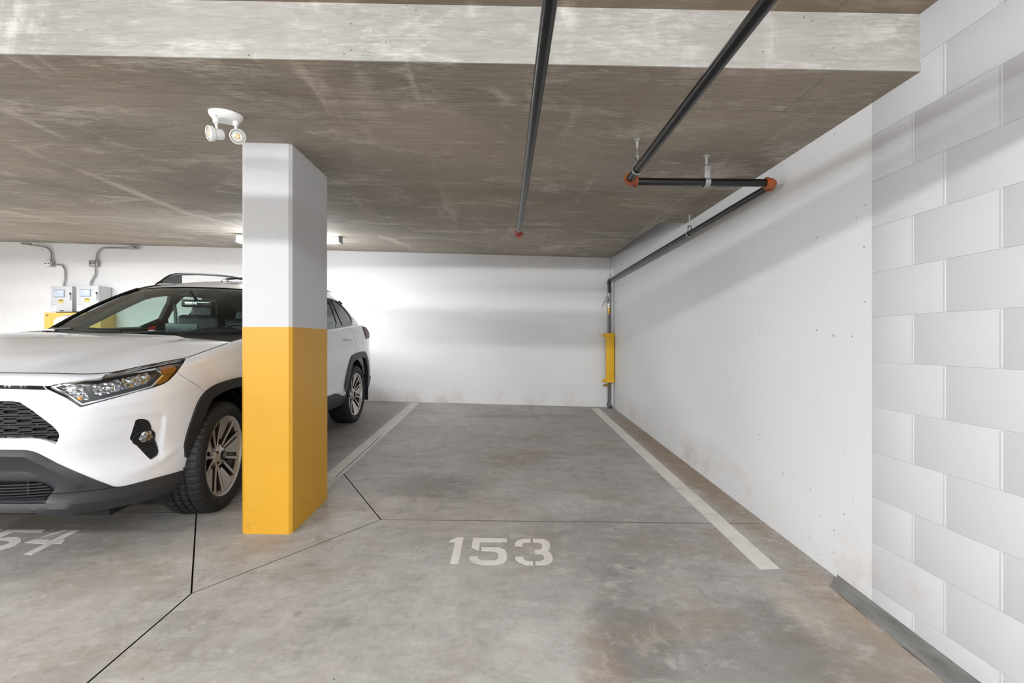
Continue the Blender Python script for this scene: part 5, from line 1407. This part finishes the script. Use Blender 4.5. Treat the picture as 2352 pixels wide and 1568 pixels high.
for x in (-.37, .37):
    st = softbox('seat', (x,1.42,.70), (.50,.52,.18), M['leather'], car)
    softbox('seat_back', (0,.26,.30), (.50,.14,.56), M['leather'], st, -.22, .05, .16)
    hr = softbox('headrest', (0,.345,.645), (.235,.09,.185), M['leather'], st, -.12, .035, .22)
    box('headrest_trim', (0,-.047,-.055), (.15,.006,.006), M['trim_grey'], hr, .002) if False else None
    for q in (-.055,.055): tube('headrest_post', [(q,.33,.50),(q,.335,.58)], .007, M['chrome'], st, 8)
rb = softbox('rear_seat', (0,2.28,.72), (1.30,.5,.18), M['leather'], car)
softbox('rear_seat_back', (0,.27,.28), (1.30,.14,.50), M['leather'], rb, -.2, .05)
for x in (-.42,.42): softbox('headrest', (x,.34,.57), (.24,.09,.14), M['leather'], rb, -.1, .035, .2)
for sg in (1, -1): box('door_lining', (sg*.795,1.65,.86), (.05,1.7,.56), M['trim_in'], car, .02)
tube('belt_strap', [(-.71,1.80,1.50),(-.70,1.82,1.30),(-.68,1.80,1.05)], .016, M['trim_grey'], car, 8)
sw = bmesh.new(); vs = []
for q in range(40):
    a = 2*math.pi*q/40; c = Vector((math.cos(a)*.185, 0, math.sin(a)*.185)); nn = Vector((math.cos(a),0,math.sin(a)))
    vs.append([sw.verts.new(c+nn*.016*math.cos(b)+Vector((0,.016*math.sin(b),0))) for b in [2*math.pi*k_/8 for k_ in range(8)]])
for q in range(40):
    for r in range(8): sw.faces.new((vs[q][r], vs[q][(r+1)%8], vs[(q+1)%40][(r+1)%8], vs[(q+1)%40][r]))
stw = bmobj('steering_wheel', sw, M['leather'], car, smooth=True); stw.location = (.37,1.02,1.035); stw.rotation_euler = (math.radians(-24),0,0)
softbox('airbag_cover', (0,-.02,0), (.17,.06,.14), M['trim_in'], stw, 0, .025)
tube('wheel_spoke', [(-.175,0,0),(.175,0,0)], .014, M['trim_in'], stw, 8); tube('wheel_spoke', [(0,0,0),(0,0,-.175)], .014, M['trim_in'], stw, 8)
rv = softbox('rear_view_mirror', (.125,.92,1.372), (.25,.045,.065), M['gloss_black'], car, 0, .02)
tube('mirror_stem', [(0,-.01,.03),(-.02,-.05,.10)], .012, M['black'], rv, 8)
box('toll_tag', (-.035,-.026,.0), (.10,.006,.024), M['machined'], rv, .002)
tube('tag_ring', [(-.01+.011*math.cos(a),-.030,.011*math.sin(a)) for a in [2*math.pi*q/12 for q in range(13)]], .0022, M['chrome'], rv, 6)
# folded red permit standing on the dash
tg = empty('permit_tag', (0,0,0), 'small folded red and white permit tag on the dashboard of the white car', 'tag')
tg.scale = (.62,.62,.62); pt = car.matrix_world @ Vector((-.165, .80, 1.1305)); tg.location = pt; tg.rotation_euler = (0,0,.5)
V = [(-.045,0,.03),(.045,.0,.055),(.05,.02,.085),(-.04,.02,.06),(-.02,.03,.012),(.03,.03,.02)]
bm = bmesh.new(); vs = [bm.verts.new(v) for v in V]; bm.faces.new((vs[0],vs[1],vs[2],vs[3])); bm.faces.new((vs[0],vs[4],vs[5],vs[1]))
r = bmesh.ops.solidify(bm, geom=list(bm.faces), thickness=.002); bmobj('red_fold', bm, M['redtag'], tg)
box('white_edge', (0,.012,.012), (.07,.012,.024), M['label_white'], tg, .002)
bpy.context.view_layer.update()
for o in bpy.data.objects:
    if o.name.startswith('panel_gaps'): o['kind'] = 'stuff'
